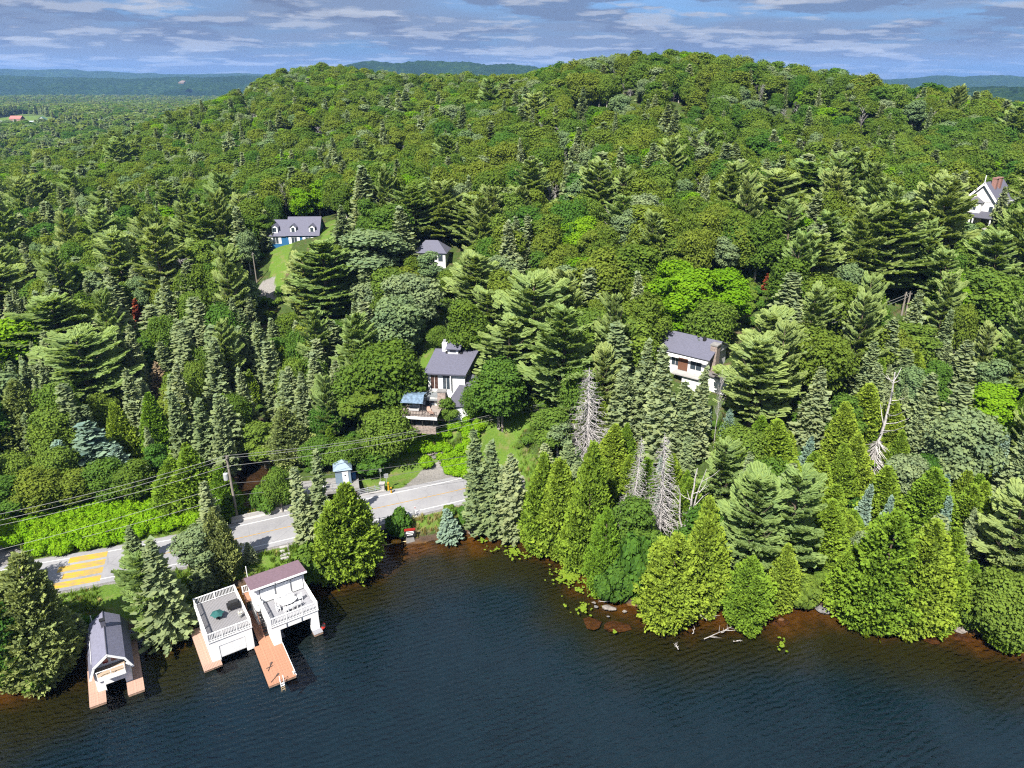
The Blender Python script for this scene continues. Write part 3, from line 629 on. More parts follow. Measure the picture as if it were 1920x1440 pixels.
# light versions for the far slopes
for i in range(3):
    if i < 2: lib('spruce', spruce_crown('far_spruce', LEAF['spruce'], 14, 2.4, lev=.95, sz=.62, dens=.5, seed=200 + i, nbr=8), None, 14, 2.4, True)
    for kd in ('maple', 'olive', 'silver', 'bright'):
        cr, B = leafy_crown('far_' + kd, LEAF[kd], 12, (3.6, 3.0, 4.1)[i], seed=210 + i, blobs=(30, 20, 36)[i], per=300, sz=.20, low=(.1, .3, .15)[i]); lib(kd, cr, trunk_mesh('far_stem', WHITEB if i == 1 else GREYB, 12, .16, .8, limbs=[b for b, _ in B][:6], seed=i), 12, (3.6, 3.0, 4.1)[i], True)
lib('pine', pine_crown('far_pine', LEAF['pine'], 17, 4.2, seed=230, sz=.72, dens=.30), None, 17, 4.2, True)
# ------------------------------------------------------------------ road, bridge, barrier, kerbs
ASPH = bpy.data.materials.new('asphalt'); ASPH.use_nodes = True; t = NT(ASPH.node_tree); tc = t.n('ShaderNodeTexCoord').outputs['Object']
c = t.ramp(t.noise(tc, .22, 5, .6), [(.3, (.140, .138, .146)), (.5, (.172, .170, .178)), (.7, (.205, .202, .205))]); c = t.mix(t.maprange(t.noise(tc, 3.5, 4, .7), .35, .75, 0., .4), c, (.24, .235, .225, 1))
vo = t.n('ShaderNodeTexVoronoi', feature='DISTANCE_TO_EDGE', i_Scale=.28, i_Vector=t.mix(.18, tc, t.n('ShaderNodeTexNoise', i_Vector=tc, i_Scale=.9).outputs['Color'])).outputs['Distance']
c = t.mix(t.math('MULTIPLY', t.maprange(vo, .006, .02, 1., 0.), .22), c, (.07, .07, .075, 1)); p = t.n('ShaderNodeBsdfPrincipled', i_Base_Color=c, i_Roughness=.92); p.inputs['Specular IOR Level'].default_value = .25; t.n('ShaderNodeOutputMaterial', i_Surface=p.outputs[0])
WPAINT = mat('white_road_paint', (.42, .42, .415), .8, var=.18, scale=3); YPAINT = mat('yellow_road_paint', (.26, .155, .03), .8, var=.15, scale=2)
CONC = mat('concrete', (.165, .158, .15), .9, var=.15, scale=1.5, bump=.3); CONCP = mat('pale_concrete', (.26, .25, .24), .9, var=.12, scale=1.2, bump=.2)
METAL = mat('galvanised', (.32, .33, .34), .5, .5, var=.1)
def dense(P, step=1.):
    out = []
    for a, b in zip(P[:-1], P[1:]):
        n = max(1, int(np.hypot(*(b - a)) / step)); out += [a + (b - a) * i / n for i in range(n)]
    return np.array(out + [P[-1]])
RD = dense(ROADC, .8)
for _ in range(12): RD[1:-1] = (RD[:-2] + 2 * RD[1:-1] + RD[2:]) / 4
RT = np.gradient(RD, axis=0); RT /= np.linalg.norm(RT, axis=1, keepdims=True); RN = np.c_[-RT[:, 1], RT[:, 0]]       # RN points uphill, away from the lake
RS = np.r_[0, np.cumsum(np.linalg.norm(np.diff(RD, axis=0), axis=1))]
def ribbon(name, a, b, z, m, s0=0, s1=1e9, th=.0, parent=None, wear=0):
    k = [i for i in range(len(RD)) if s0 <= RS[i] <= s1]; mb = MB(); V = []
    for i in k:
        p, q = RD[i] + RN[i] * a, RD[i] + RN[i] * b; zz = float(road_z(RD[i][0])) + z; V += [(p[0], p[1], zz), (q[0], q[1], zz)]
        if th: V += [(q[0], q[1], zz - th), (p[0], p[1], zz - th)]
    w_ = 4 if th else 2; F = []
    for i in range(len(k) - 1):
        o = i * w_
        for j in range(w_ if th else 1): F.append((o + j, o + (j + 1) % w_, o + w_ + (j + 1) % w_, o + w_ + j))
    if th: F += [(0, 1, 2, 3), tuple((len(k) - 1) * 4 + j for j in (3, 2, 1, 0))]
    mb.add(V, F); return mb.obj(name, m, parent)
def road_s(px, py):
    p = xy(at_z(px, py, 2.)); return float(RS[int(np.argmin(((RD - p) ** 2).sum(1)))])
def road_off(px, py):
    p = xy(at_z(px, py, 2.)); i = int(np.argmin(((RD - p) ** 2).sum(1))); return float((p - RD[i]) @ RN[i])
road = tag(ribbon('road', -3.9, 4.0, 0, ASPH, th=.35), kind='structure')
ribbon('centre_line', -.07, .07, .004, YPAINT, road_s(232, 1050), parent=road)
ribbon('edge_line', -3.02, -2.88, .004, WPAINT, parent=road); ribbon('edge_line', 2.95, 3.09, .004, WPAINT, parent=road)
sa, sb = road_s(104, 1075), road_s(192, 1060)
for k in range(4):
    # worn crossing bars
    y0 = -3.3 + k * 1.72
    ribbon('crossing_bar', y0, y0 + 1.22, .005, mat('worn_yellow_paint', (.36, .225, .008), .85, scale=1.3, color2=(.20, .15, .07), stretch=(.6, 1.6, 1)), sa + (k % 2) * .15, sb, parent=road)
def road_pt(s, off, z=0.):
    i = int(np.clip(np.searchsorted(RS, s), 0, len(RS) - 1)); p = RD[i] + RN[i] * off; return np.array([p[0], p[1], float(road_z(RD[i][0])) + z]), math.atan2(RT[i][1], RT[i][0])
# gravel-grey pull-off apron sheet beside the road
def railing(name, label, s0, s1, off, posts, cat='railing', rails=(.35, .62, .9), curb=True):
    p0, a0 = road_pt(s0, off); p1, _ = road_pt(s1, off); L = float(np.hypot(*(p1 - p0)[:2])); a = math.atan2(p1[1] - p0[1], p1[0] - p0[0])
    t_ = thing(name, label, cat, p0, a)
    pm = None
    for i in range(posts):
        if pm is None: pm = MB().box(-.06, -.06, 0, .06, .06, 1.0).mesh('post', METAL)
        link('post', pm, t_, (L * i / (posts - 1), 0, .12))
    rm = MB().box(-.1, -.035, -.04, L + .1, .035, .04).mesh('rail', METAL)
    for z in rails: link('rail', rm, t_, (0, -.10, z + .12))
    if curb: MB().box(-.4, -.28, -.75, L + .4, .28, .12).obj('kerb_beam', CONCP, t_)
    return t_
br_a, br_b = road_s(655, 962), road_s(752, 942)
railing('bridge_railing', 'three bar metal bridge railing above the dark creek mouth beside the lake', road_s(704, 952), road_s(760, 940), -4.3, 5)
railing('bridge_railing', 'three bar metal bridge railing by the small pale blue hut', road_s(655, 962), road_s(726, 948), 4.35, 6)
railing('bridge_railing', 'short metal railing end left of the tall thin roadside spruces', road_s(588, 976), road_s(618, 970), 4.35, 3)
t_ = thing('concrete_post', 'squat pale concrete post ending the bridge railing by the hut', 'post', road_pt(road_s(728, 948), 4.5)[0]); MB().box(-.35, -.3, -.1, .35, .3, 1.15).obj('shaft', CONCP, t_); MB().box(-.42, -.37, 1.15, .42, .37, 1.28).obj('cap', CONCP, t_)
for a, b, lab in (((432, 1012), (478, 1003), 'white concrete roadside barrier beside the foot of the tall utility pole'), ((482, 1002), (562, 986), 'longer white concrete roadside barrier between the utility pole and thin spruces')):
    s0, s1 = road_s(*a), road_s(*b); p0, an = road_pt(s0, 4.4, -.05); p1, _ = road_pt(s1, 4.4, -.05); L = float(np.hypot(*(p1 - p0)[:2])); an = math.atan2(p1[1] - p0[1], p1[0] - p0[0])
    MBx = MB().prism([(-.32, 0), (.32, 0), (.30, .12), (.12, .35), (.08, .85), (-.08, .85), (-.12, .35), (-.30, .12)], 'x', 0, L)
    o = MBx.obj('concrete_barrier', CONCP, None, p0); o.rotation_euler.z = an; tag(o, lab, 'barrier', 'concrete barriers along the road')
for i, (px, py) in enumerate([(752, 955), (838, 947)]):
    pass
# bridge abutments under the road
for k, (s, lab) in enumerate(((road_s(672, 960) - .2, 'concrete bridge abutment on the cedar side of the creek mouth'), (road_s(742, 944) + .3, 'concrete bridge abutment on the sumac side of the creek mouth'))):
    p, a = road_pt(s, 0); o = MB().box(-.5, -4.5, -3.2, .5, 4.5, -.40).obj('bridge_abutment', CONC, None, p); o.rotation_euler.z = a; tag(o, lab, 'abutment')

# ------------------------------------------------------------------ boathouses and docks
WHITE = mat('white_paint', (.58, .58, .575), .6, var=.09, scale=1.6, stretch=(1.5, 1.5, .35)); GREYDECK = mat('grey_deck_board', (.20, .20, .215), .85, var=.22, scale=2.5, stretch=(.3, 6, 1), bump=.2)
DARKDECK = mat('weathered_deck_board', (.155, .15, .155), .9, var=.28, scale=2.2, stretch=(.3, 5, 1), bump=.2)
DOCKW = mat('cedar_dock_board', (.27, .135, .082), .8, var=.22, scale=2, stretch=(6, .3, 1), bump=.2); DOCKP = mat('faded_dock_board', (.29, .185, .14), .85, var=.2, scale=2, stretch=(6, .3, 1), bump=.2)
DARK = mat('dark_gap', (.02, .02, .022), .6); BLACK = mat('black_metal', (.02, .02, .02), .5, .3); GLASS = mat('window_glass', (.03, .04, .05), .08, spec=.8)
SHGREY = mat('grey_shingle', (.078, .078, .106), .85, var=.16, scale=4, stretch=(1, 1, 4), bump=.4, bscale=9)
SHGREY2 = mat('grey_shingle_dark', (.058, .058, .075), .85, var=.16, scale=4, stretch=(1, 1, 4), bump=.4, bscale=9)
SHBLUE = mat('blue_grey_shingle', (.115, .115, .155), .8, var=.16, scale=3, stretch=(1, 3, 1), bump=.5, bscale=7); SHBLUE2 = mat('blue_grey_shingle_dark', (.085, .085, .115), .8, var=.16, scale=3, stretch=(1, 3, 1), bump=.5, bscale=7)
SHRED = mat('mauve_shingle', (.112, .073, .088), .85, var=.12, scale=4, bump=.3, bscale=9)
def boards(parent, x0, x1, y0, y1, z, w_, m, along='x', gap=.02, th=.05, name='plank'):
    """planks laid side by side: each one an object sharing one mesh"""
    if along == 'x':
        n = max(1, round((y1 - y0) / w_)); s = (y1 - y0) / n; me = MB().box(0, gap / 2, -th, x1 - x0, s - gap / 2, 0).mesh(name, m)
        for i in range(n): link(name, me, parent, (x0, y0 + i * s, z + (.004 if i % 3 else -.004)))
    else:
        n = max(1, round((x1 - x0) / w_)); s = (x1 - x0) / n; me = MB().box(gap / 2, 0, -th, s - gap / 2, y1 - y0, 0).mesh(name, m)
        for i in range(n): link(name, me, parent, (x0 + i * s, y0, z + (.004 if i % 3 else -.004)))
def deck_rail(parent, a, b, z, h=1.0, sp=.16, posts=3, m=WHITE):
    a = Vector((*a, z)); b = Vector((*b, z)); L = (b - a).length; an = math.atan2(b.y - a.y, b.x - a.x)
    r = bpy.data.objects.new('railing', None); COL.objects.link(r); r.parent = parent; r.location = a; r.rotation_euler.z = an
    link('top_rail', MB().box(0, -.06, h - .07, L, .06, h).mesh('top_rail', m), r); link('bottom_rail', MB().box(0, -.035, .08, L, .035, .14).mesh('bottom_rail', m), r)
    n = max(2, int(L / sp)); me = MB().box(-.03, -.025, .14, .03, .025, h - .07).mesh('baluster', m)
    for i in range(n): link('baluster', me, r, ((i + .5) * L / n, 0, 0))
    pm = MB().box(-.06, -.065, -.1, .06, .065, h + .03).mesh('post', m)
    for i in range(posts): link('post', pm, r, (L * i / (posts - 1), 0, 0))
    return r
TH = R(33.6)
def lw(o, th, x, y):                                   # local to world
    return (o[0] + x * math.cos(th) - y * math.sin(th), o[1] + x * math.sin(th) + y * math.cos(th))
# flat-roofed boathouse with the weathered roof deck
B2 = (-32.45, 59.2)
b = thing('boathouse', 'white boathouse with weathered grey roof deck, white rails and green umbrella', 'boathouse', (*B2, 0), TH)
W, D = 4.5, 6.9
wl = MB(); wl.box(0, 0, .1, .18, D, 3.0); wl.box(W - .18, 0, .1, W, D, 3.0); wl.box(.18, D - .18, .1, W - .18, D, 3.0); wl.box(.18, 0, .1, .95, .18, 3.0); wl.box(W - .8, 0, .1, W - .18, .18, 3.0); wl.box(.95, 0, 2.15, W - .8, .18, 3.0)
wl.obj('wall', WHITE, b)
d_ = MB().box(.97, .06, .55, W - .82, .12, 2.14).obj('garage_door', WHITE, b)
for k in range(4): MB().box(.99, .045, .62 + k * .385, W - .84, .06, .97 + k * .385).obj('door_panel', WHITE, d_)
MB().box(-.08, -.08, 3.0, W + .08, D + .08, 3.12).obj('deck_frame', WHITE, b)
boards(b, .0, W, .0, D, 3.17, .14, DARKDECK, 'y')
for a, c, n in (((0, 0), (W, 0), 4), ((0, D), (W, D), 3), ((0, 0), (0, D), 4), ((W, 0), (W, D), 4)): deck_rail(b, a, c, 3.17, posts=n)
dk = thing('dock', 'narrow faded dock wrapping the corner of the flat boathouse by the big spruce', 'dock', (*B2, 0), TH)
boards(dk, -1.05, -.02, -.02, 6.5, .42, .145, DOCKP, 'x'); boards(dk, -1.05, .85, -.9, -.03, .42, .145, DOCKP, 'y')
MB().box(-1.03, -.86, .16, -.03, 6.45, .36).obj('frame', mat('dock_timber', (.2, .13, .09), .9, var=.3, scale=3), dk); MB().box(-.02, -.84, .16, .8, -.08, .35).obj('frame', MATS['dock_timber'], dk)
# folded green umbrella, barbecue, bench on that deck
x, y = lw(B2, TH, 1.75, 3.3)
u = thing('deck_umbrella', 'lowered dark green parasol lying low on the grey roof deck', 'umbrella', (x, y, 3.18)); GREEN = mat('green_canvas', (.010, .062, .058), .8, var=.2, scale=5)
MB().lathe([(.02, 0), (.22, 0), (.22, .06), (.03, .1), (.025, 1.0)], 10).obj('stand', BLACK, u)
can = MB(); V = [(0, 0, 1.02)]; n = 12
for k in range(n): a = k * 6.2832 / n; rr = .78 if k % 2 else .6; V.append((rr * math.cos(a), rr * math.sin(a), .62 if k % 2 else .70))
can.add(V, [(0, 1 + k, 1 + (k + 1) % n) for k in range(n)]); can.obj('canopy', GREEN, u)
x, y = lw(B2, TH, 3.65, 3.9)
g = thing('barbecue', 'black covered barbecue standing by the inner rail of the roof deck', 'barbecue', (x, y, 3.18), TH); MB().box(-.7, -.35, .35, .7, .35, .85).obj('body', BLACK, g); MB().prism([(-.34, .85), (.34, .85), (.28, 1.08), (0, 1.2), (-.28, 1.08)], 'x', -.5, .5).obj('hood', BLACK, g)
for sx in (-.6, .6):
    for sy in (-.28, .28): MB().box(sx - .03, sy - .03, 0, sx + .03, sy + .03, .35).obj('leg', BLACK, g)
x, y = lw(B2, TH, 3.9, 2.1)
g = thing('deck_planter', 'small round planter with dry flowers behind the barbecue corner', 'planter', (x, y, 3.18)); MB().lathe([(.16, 0), (.24, .4), (.2, .4)], 12).obj('pot', mat('grey_pot', (.2, .2, .2), .8), g)
fl = MB()
for k in range(14): a = random.uniform(0, 6.28); r_ = random.uniform(.05, .3); fl.tube([(0, 0, .35), (r_ * math.cos(a), r_ * math.sin(a), random.uniform(.6, .85))], [.012, .03], 4)
fl.obj('stems', mat('pale_flowers', (.5, .48, .4), .9, var=.3, scale=9), g)
# boathouse with mauve cabin roof
B3 = (-26.47, 61.57); W, D = 5.25, 6.9
b = thing('boathouse', 'white boathouse with mauve sloped cabin roof and pale grey terrace', 'boathouse', (*B3, 0), TH)
wl = MB(); wl.box(0, 0, .1, .18, D, 3.0); wl.box(W - .18, 0, .1, W, D, 3.0); wl.box(.18, D - .18, .1, W - .18, D, 3.0); wl.box(.18, 0, .1, .9, .8, 3.0); wl.box(W - .85, 0, .1, W - .18, .8, 3.0)
wl.box(.9, 0, 2.3, W - .85, .18, 3.0); wl.obj('wall', WHITE, b)
MB().box(-.08, -.08, 3.0, W + .08, D + .08, 3.12).obj('deck_frame', WHITE, b)
for xx in (1.6, 3.3): MB().box(xx, -.10, 2.32, xx + .04, -.02, 3.0).obj('drain_pipe', METAL, b)
boards(b, 0, W, 0, 4.35, 3.17, .14, GREYDECK, 'x')
for a, c, n in (((0, 0), (W, 0), 4), ((0, 0), (0, 4.3), 3), ((W, 0), (W, 4.3), 3)): deck_rail(b, a, c, 3.17, posts=n)
MB().box(-.55, 4.4, 3.12, W + .05, 6.9, 5.35).obj('cabin_wall', WHITE, b)
MB().box(-.55, 4.4, .4, -.08, 6.9, 3.0).obj('cabin_base', WHITE, b)
for x0, x1 in ((.15, 1.85), (1.95, 3.65), (3.75, 5.1)):
    f = MB().box(x0, 4.36, 3.2, x1, 4.40, 5.12).obj('sliding_door', DARK, b); MB().box(x0 + .05, 4.325, 3.3, x1 - .03, 4.36, 5.08).obj('panel', WHITE, f)
r_ = MB().slab([(-.8, 4.0, 5.72), (W + .35, 4.0, 5.72), (W + .35, 7.2, 5.32), (-.8, 7.2, 5.32)], .1).obj('roof', SHRED, b)
MB().box(-.82, 3.94, 5.5, W + .37, 3.995, 5.74).obj('fascia', WHITE, r_); MB().tube([(1.9, 3.9, 5.62), (1.9, 3.94, 5.62)], .06, 8).obj('vent', BLACK, r_)
# bay dock
q = thing('dock', 'small grey dock at the open bay leg with red boat tip', 'dock', (*B3, 0), TH); boards(q, W - .95, W + .1, -.75, 0, .42, .145, GREYDECK, 'x'); MB().box(W - .93, -.72, .1, W + .08, 0, .36).obj('frame', MATS['dock_timber'], q)
boards(q, .95, 1.5, .85, 5.5, .42, .145, GREYDECK, 'x')
x, y = lw(B3, TH, W + .42, .1); k_ = thing('kayak', 'red kayak tip poking out beside the white boathouse leg', 'kayak', (x, y, .22), TH + R(65))
hull = MB(); prof = [(-2., .02, .12), (-1.4, .2, .0), (-.5, .32, -.05), (.5, .32, -.05), (1.4, .2, 0), (2., .02, .12)]; V = []
for px_, w_, zb in prof: V += [(px_, -w_, .2 + zb * .3), (px_, 0, zb - .1), (px_, w_, .2 + zb * .3), (px_, 0, .28)]
F = []
for i in range(5):
    for j in range(4): F.append((4 * i + j, 4 * i + (j + 1) % 4, 4 * i + 4 + (j + 1) % 4, 4 * i + 4 + j))
hull.add([(v[0] * .3, v[1] * .7, v[2]) for v in V], F); RED = mat('red_plastic', (.24, .018, .012), .4); hull.obj('hull', RED, k_); MB().lathe([(.2, .26), (.24, .30), (.2, .31)], 10).obj('cockpit_rim', BLACK, k_)
# long cedar dock between the two boathouses, stair and landing
DO = (-25.27, 55.8)
dk = thing('dock', 'long orange cedar dock reaching into the lake between two white boathouses', 'dock', (*DO, 0), R(31.5))
boards(dk, 0, 2.87, 0, 6.55, .45, .145, DOCKW, 'x'); boards(dk, .62, 2.05, 6.57, 12.9, .45, .145, DOCKW, 'x'); MB().box(.03, .03, .15, 2.84, 6.5, .39).obj('frame', MATS['dock_timber'], dk); MB().box(.66, 6.6, .15, 2.0, 12.8, .39).obj('frame', MATS['dock_timber'], dk)
MB().box(2.87, .1, .2, 2.93, 6.0, .47).obj('bumper', WHITE, dk)
lm = MB()
for sx in (-.18, .18): lm.tube([(sx, .1, .45), (sx, .05, 1.15), (sx, -.15, 1.2), (sx, -.2, .5), (sx, -.24, -.7)], .035, 6)
la = thing('dock_ladder', 'white swim ladder hooked on the end of the orange dock', 'ladder', (*lw(DO, R(31.5), 1.35, 0), 0), R(31.5)); lm.obj('rail', WHITE, la)
rm = MB().box(-.17, -.28, -.03, .17, -.18, .03).mesh('rung', WHITE)
for k in range(4): link('rung', rm, la, (0, 0, .38 - .28 * k))
for lx, ly, a, lab in ((.75, 2.6, 60, 'short dark paddle pair lying crossed on the orange dock'), (.75, .75, 40, 'long dark oar lying at the corner of the orange dock')):
    o = MB(); o.tube([(-.55, 0, .04), (.45, 0, .04)], .035, 6); o.add([(.4, -.09, .05), (.75, -.1, .05), (.8, 0, .05), (.75, .1, .05), (.4, .09, .05), (.4, -.09, .02), (.75, -.1, .02), (.8, 0, .02), (.75, .1, .02), (.4, .09, .02)], [(0, 1, 2, 3, 4), (9, 8, 7, 6, 5), (0, 5, 6, 1), (1, 6, 7, 2), (2, 7, 8, 3), (3, 8, 9, 4), (4, 9, 5, 0)])
    if a == 60: o.tube([(-.2, .3, .05), (.2, -.25, .08)], .035, 6)
    tag(o.obj('paddle', DARKW := mat('dark_wood', (.05, .035, .03), .7), None, (*lw(DO, R(31.5), lx, ly), .46)), lab, 'paddle').rotation_euler.z = R(31.5 + a)
lp = thing('dock_light', 'small white lamp at the outer corner of the orange dock', 'lamp', (*lw(DO, R(31.5), 2.72, .3), .45)); MB().lathe([(.05, 0), (.05, .25)], 8).obj('stem', WHITE, lp); MB().lathe([(.10, .25), (.12, .38), (.03, .45)], 10).obj('shade', WHITE, lp)
st = thing('stairs', 'steep black open-tread stairs climbing the white wall from the orange dock', 'stairs', (*DO, 0), R(31.5))
tm = MB().box(0, 0, 0, .62, .27, .05).mesh('tread', BLACK)
for k in range(12): link('tread', tm, st, (1.42, 7.5 + k * .32, .62 + k * .225))
for sx in (1.36, 2.04): MB().slab([(sx, 7.35, .5), (sx + .05, 7.35, .5), (sx + .05, 11.4, 3.28), (sx, 11.4, 3.28)], .22).obj('stringer', DOCKW, st)
ld = thing('stair_landing', 'orange wooden landing bridging the two roof decks at the stair head', 'landing', (*DO, 0), R(31.5)); boards(ld, .62, 2.05, 11.45, 12.9, 3.17, .145, DOCKW, 'x'); MB().box(.64, 11.47, 2.9, 2.03, 12.88, 3.1).obj('frame', DOCKW, ld)
for cx2 in (.7, 1.95): MB().box(cx2 - .06, 12.7, .3, cx2 + .06, 12.82, 2.9).obj('post', DOCKW, ld)
deck_rail(ld, (.62, 12.9), (2.05, 12.9), 3.17, posts=2)
# plastic table and chairs on the terrace
PLAST = mat('white_plastic', (.62, .62, .62), .4)
x, y = lw(B3, TH, 2.75, 2.3); tb = thing('garden_table', 'long white plastic table in the middle of the grey terrace', 'table', (x, y, 3.18), TH + R(8))
MB().lathe([(.55, .68), (.62, .70), (.62, .73), (.2, .735)], 20).obj('tabletop', PLAST, tb).scale = (1.55, .9, 1)
for sx in (-.6, .6):
    for sy in (-.3, .3): MB().tube([(sx, sy, 0), (sx * .92, sy * .9, .68)], .03, 6).obj('leg', PLAST, tb)
def chair_proto():
    c = thing('garden_chair', '', 'chair'); s_ = MB().box(-.23, -.22, .40, .23, .23, .44).obj('seat', PLAST, c)
    bk = MB()
    for k in range(5): bk.box(-.21 + k * .09, .20, .44, -.21 + k * .09 + .06, .24, .86)
    bk.box(-.23, .20, .82, .23, .245, .90); bk.obj('backrest', PLAST, c)
    for sx in (-.2, .2):
        for sy in (-.19, .2): MB().box(sx - .025, sy - .025, 0, sx + .025, sy + .025, .4).obj('leg', PLAST, c)
        MB().box(sx - .03, -.2, .62, sx + .03, .2, .65).obj('armrest', PLAST, c)
    return c
def copy_tree(o, parent=None):
    c = o.copy(); COL.objects.link(c); c.parent = parent
    for ch in list(o.children): copy_tree(ch, c)
    return c
c0 = chair_proto(); first = True
ORD = ['first', 'second', 'third', 'fourth', 'fifth', 'sixth', 'seventh', 'eighth', 'ninth', 'tenth', 'eleventh', 'twelfth']
spots = [(-.75 + .5 * k, -.85, 180, f'white plastic chair on the railing side of the table, {ORD[k]} from the stairs') for k in range(4)] + [(-.75 + .5 * k, .85, 0, f'white plastic chair on the cabin side of the table, {ORD[k]} from the stairs') for k in range(4)] + [(-1.3, 0, 90, 'white plastic chair at the table end nearest the stairs'), (1.35, .05, -90, 'white plastic chair at the table end nearest open water')]
for lx, ly, a, lab in spots:
    c = c0 if first else copy_tree(c0); first = False
    wx, wy = lw((x, y), TH + R(8), lx, ly); c.location = (wx, wy, 3.18); c.rotation_euler.z = TH + R(8 + a + random.uniform(-9, 9)); tag(c, lab, 'chair', 'white chairs around the terrace table')
x, y = lw(B3, TH, 1.75, 3.7); c = copy_tree(c0); c.location = (x, y, 3.18); c.rotation_euler.z = TH; tag(c, 'white plastic chair standing alone against the cabin sliding doors', 'chair')
# gambrel boathouse
G0 = (-42.42, 53.12); GT = R(31)
b = thing('boathouse', 'white boathouse with grey gambrel roof and small balcony at far shore end', 'boathouse', (*G0, 0), GT)
x0, x1, y0, y1 = .85, 4.1, 1.8, 8.6
wl = MB(); wl.box(x0, y0, .15, x0 + .15, y1, 2.75); wl.box(x1 - .15, y0, .15, x1, y1, 2.75); wl.box(x0 + .15, y1 - .15, .15, x1 - .15, y1, 2.75)
wl.box(x0 + .15, y0, .15, x0 + .8, y0 + .15, 2.75); wl.box(x1 - .65, y0, .15, x1 - .15, y0 + .15, 2.75); wl.box(x0 + .8, y0, 1.0, x1 - .65, y0 + .15, 2.75)
wl.prism([(x0, 2.75), (x1, 2.75), (x1, 3.55), (3.9, 3.82), (2.5, 4.86), (1.1, 3.82), (x0, 3.55)], 'y', y0 + .65, y1 - .02); wl.obj('wall', WHITE, b)
PROF = [(.45, 2.55), (1.02, 3.92), (2.5, 5.02), (3.98, 3.92), (4.55, 2.55)]
rf = []
for i, (nm, a, c) in enumerate((('roof', PROF[0], PROF[1]), ('roof', PROF[1], PROF[2]), ('roof', PROF[2], PROF[3]), ('roof', PROF[3], PROF[4]))):
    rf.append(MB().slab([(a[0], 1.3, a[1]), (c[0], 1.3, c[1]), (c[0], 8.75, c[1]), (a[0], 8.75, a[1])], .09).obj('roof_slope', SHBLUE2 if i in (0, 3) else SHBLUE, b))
    MB().slab([(a[0], 1.21, a[1] + .01), (c[0], 1.21, c[1] + .01), (c[0], 1.295, c[1] + .01), (a[0], 1.295, a[1] + .01)], .2).obj('bargeboard', WHITE, b)
rib = MB().tube([(2.5, 1.3, 5.04), (2.5, 8.75, 5.04)], .05, 6).obj('ridge_cap', SHGREY2, b)
ch = MB().box(2.25, 6.0, 4.7, 2.7, 6.4, 5.75).obj('chimney', SHGREY2, b); MB().box(2.2, 5.95, 5.75, 2.75, 6.45, 5.83).obj('chimney_cap', BLACK, ch)
for xa, xb in ((1.78, 2.42), (2.58, 3.22)):
    f = MB().box(xa, y0 + .59, 3.12, xb, y0 + .645, 4.15).obj('window', WHITE, b); MB().box(xa + .06, y0 + .57, 3.18, xb - .06, y0 + .59, 4.08).obj('pane', mat('red_curtained_glass', (.16, .02, .03), .15, spec=.7, var=.5, scale=3), f)
MB().box(1.2, .75, 2.76, 3.75, y0 + .62, 2.86).obj('balcony_floor', mat('tan_board', (.26, .20, .145), .85, var=.15, scale=3, stretch=(1, 6, 1)), b)
MB().box(1.2, .68, 2.45, 3.75, .75, 2.95).obj('balcony_front', WHITE, b)
pm = MB().box(-.035, -.035, 0, .035, .035, .75).mesh('balcony_post', WHITE)
for xx in (1.25, 2.48, 3.7): link('balcony_post', pm, b, (xx, .72, 2.9))
MB().box(1.2, .69, 3.62, 3.75, .75, 3.68).obj('balcony_rail', WHITE, b)
dk = thing('dock', 'u-shaped faded dock around the gambrel roofed boathouse', 'dock', (*G0, 0), GT)
boards(dk, 0, 1.52, 0, 1.78, .42, .14, DOCKP, 'x'); boards(dk, 0, .83, 1.8, 8.4, .42, .14, DOCKP, 'x'); boards(dk, 3.45, 5.0, -.25, 1.76, .42, .14, DOCKP, 'x'); boards(dk, 4.12, 5.0, 1.8, 9.2, .42, .14, DOCKP, 'x')
for a in ((.03, .03, 1.48, 1.74), (.03, 1.78, .8, 8.35), (3.48, -.22, 4.96, 1.72), (4.14, 1.8, 4.96, 9.1)): MB().box(a[0], a[1], .12, a[2], a[3], .36).obj('frame', MATS['dock_timber'], dk)
fp = thing('flag_pole', 'thin white flagless pole behind the gambrel boathouse', 'pole', (*lw(G0, GT, 1.3, 8.95), .5)); MB().tube([(0, 0, -.3), (0, 0, 4.2)], .04, 6).obj('shaft', WHITE, fp); MB().lathe([(.02, 4.2), (.07, 4.26), (.02, 4.32)], 8).obj('finial', WHITE, fp)
fp = thing('flag_pole', 'short white post at the corner of the mauve cabin roof', 'pole', (*lw(B3, TH, -.3, 7.5), .6)); MB().tube([(0, 0, -.3), (0, 0, 5.9)], .045, 6).obj('shaft', WHITE, fp); MB().lathe([(.02, 5.9), (.07, 5.96), (.02, 6.02)], 8).obj('finial', WHITE, fp)
# ------------------------------------------------------------------ houses
CREAM = mat('white_siding', (.50, .50, .495), .7, var=.05, scale=2, stretch=(1, 1, 8)); STONE = mat('pink_stone', (.175, .14, .122), .9, var=.3, scale=3.5, bump=.8, bscale=4); BRICK = mat('red_brick', (.19, .10, .082), .9, var=.25, scale=6, bump=.3)
BLUEW = mat('blue_siding', (.012, .075, .17), .7, var=.1, scale=3, stretch=(1, 1, 8)); PALEBLUE = mat('pale_blue_siding', (.115, .16, .205), .6, var=.06, scale=3); CANVAS = mat('blue_grey_canvas', (.085, .125, .175), .7, var=.35, scale=2.2)
def window(parent, x, y, z, w_, h, m=WHITE, glass=GLASS, side=-1, mull=True):
    """window on a wall facing local -y"""
    f = MB().box(x, y + side * .06, z, x + w_, y + .01, z + h).obj('window', m, parent); n = 2 if mull else 1; pw = (w_ - .1 - .06 * (n - 1)) / n
    for k in range(n): MB().box(x + .05 + k * (pw + .06), y + side * .075, z + .06, x + .05 + k * (pw + .06) + pw, y + side * .058, z + h - .06).obj('pane', glass, f)
    return f
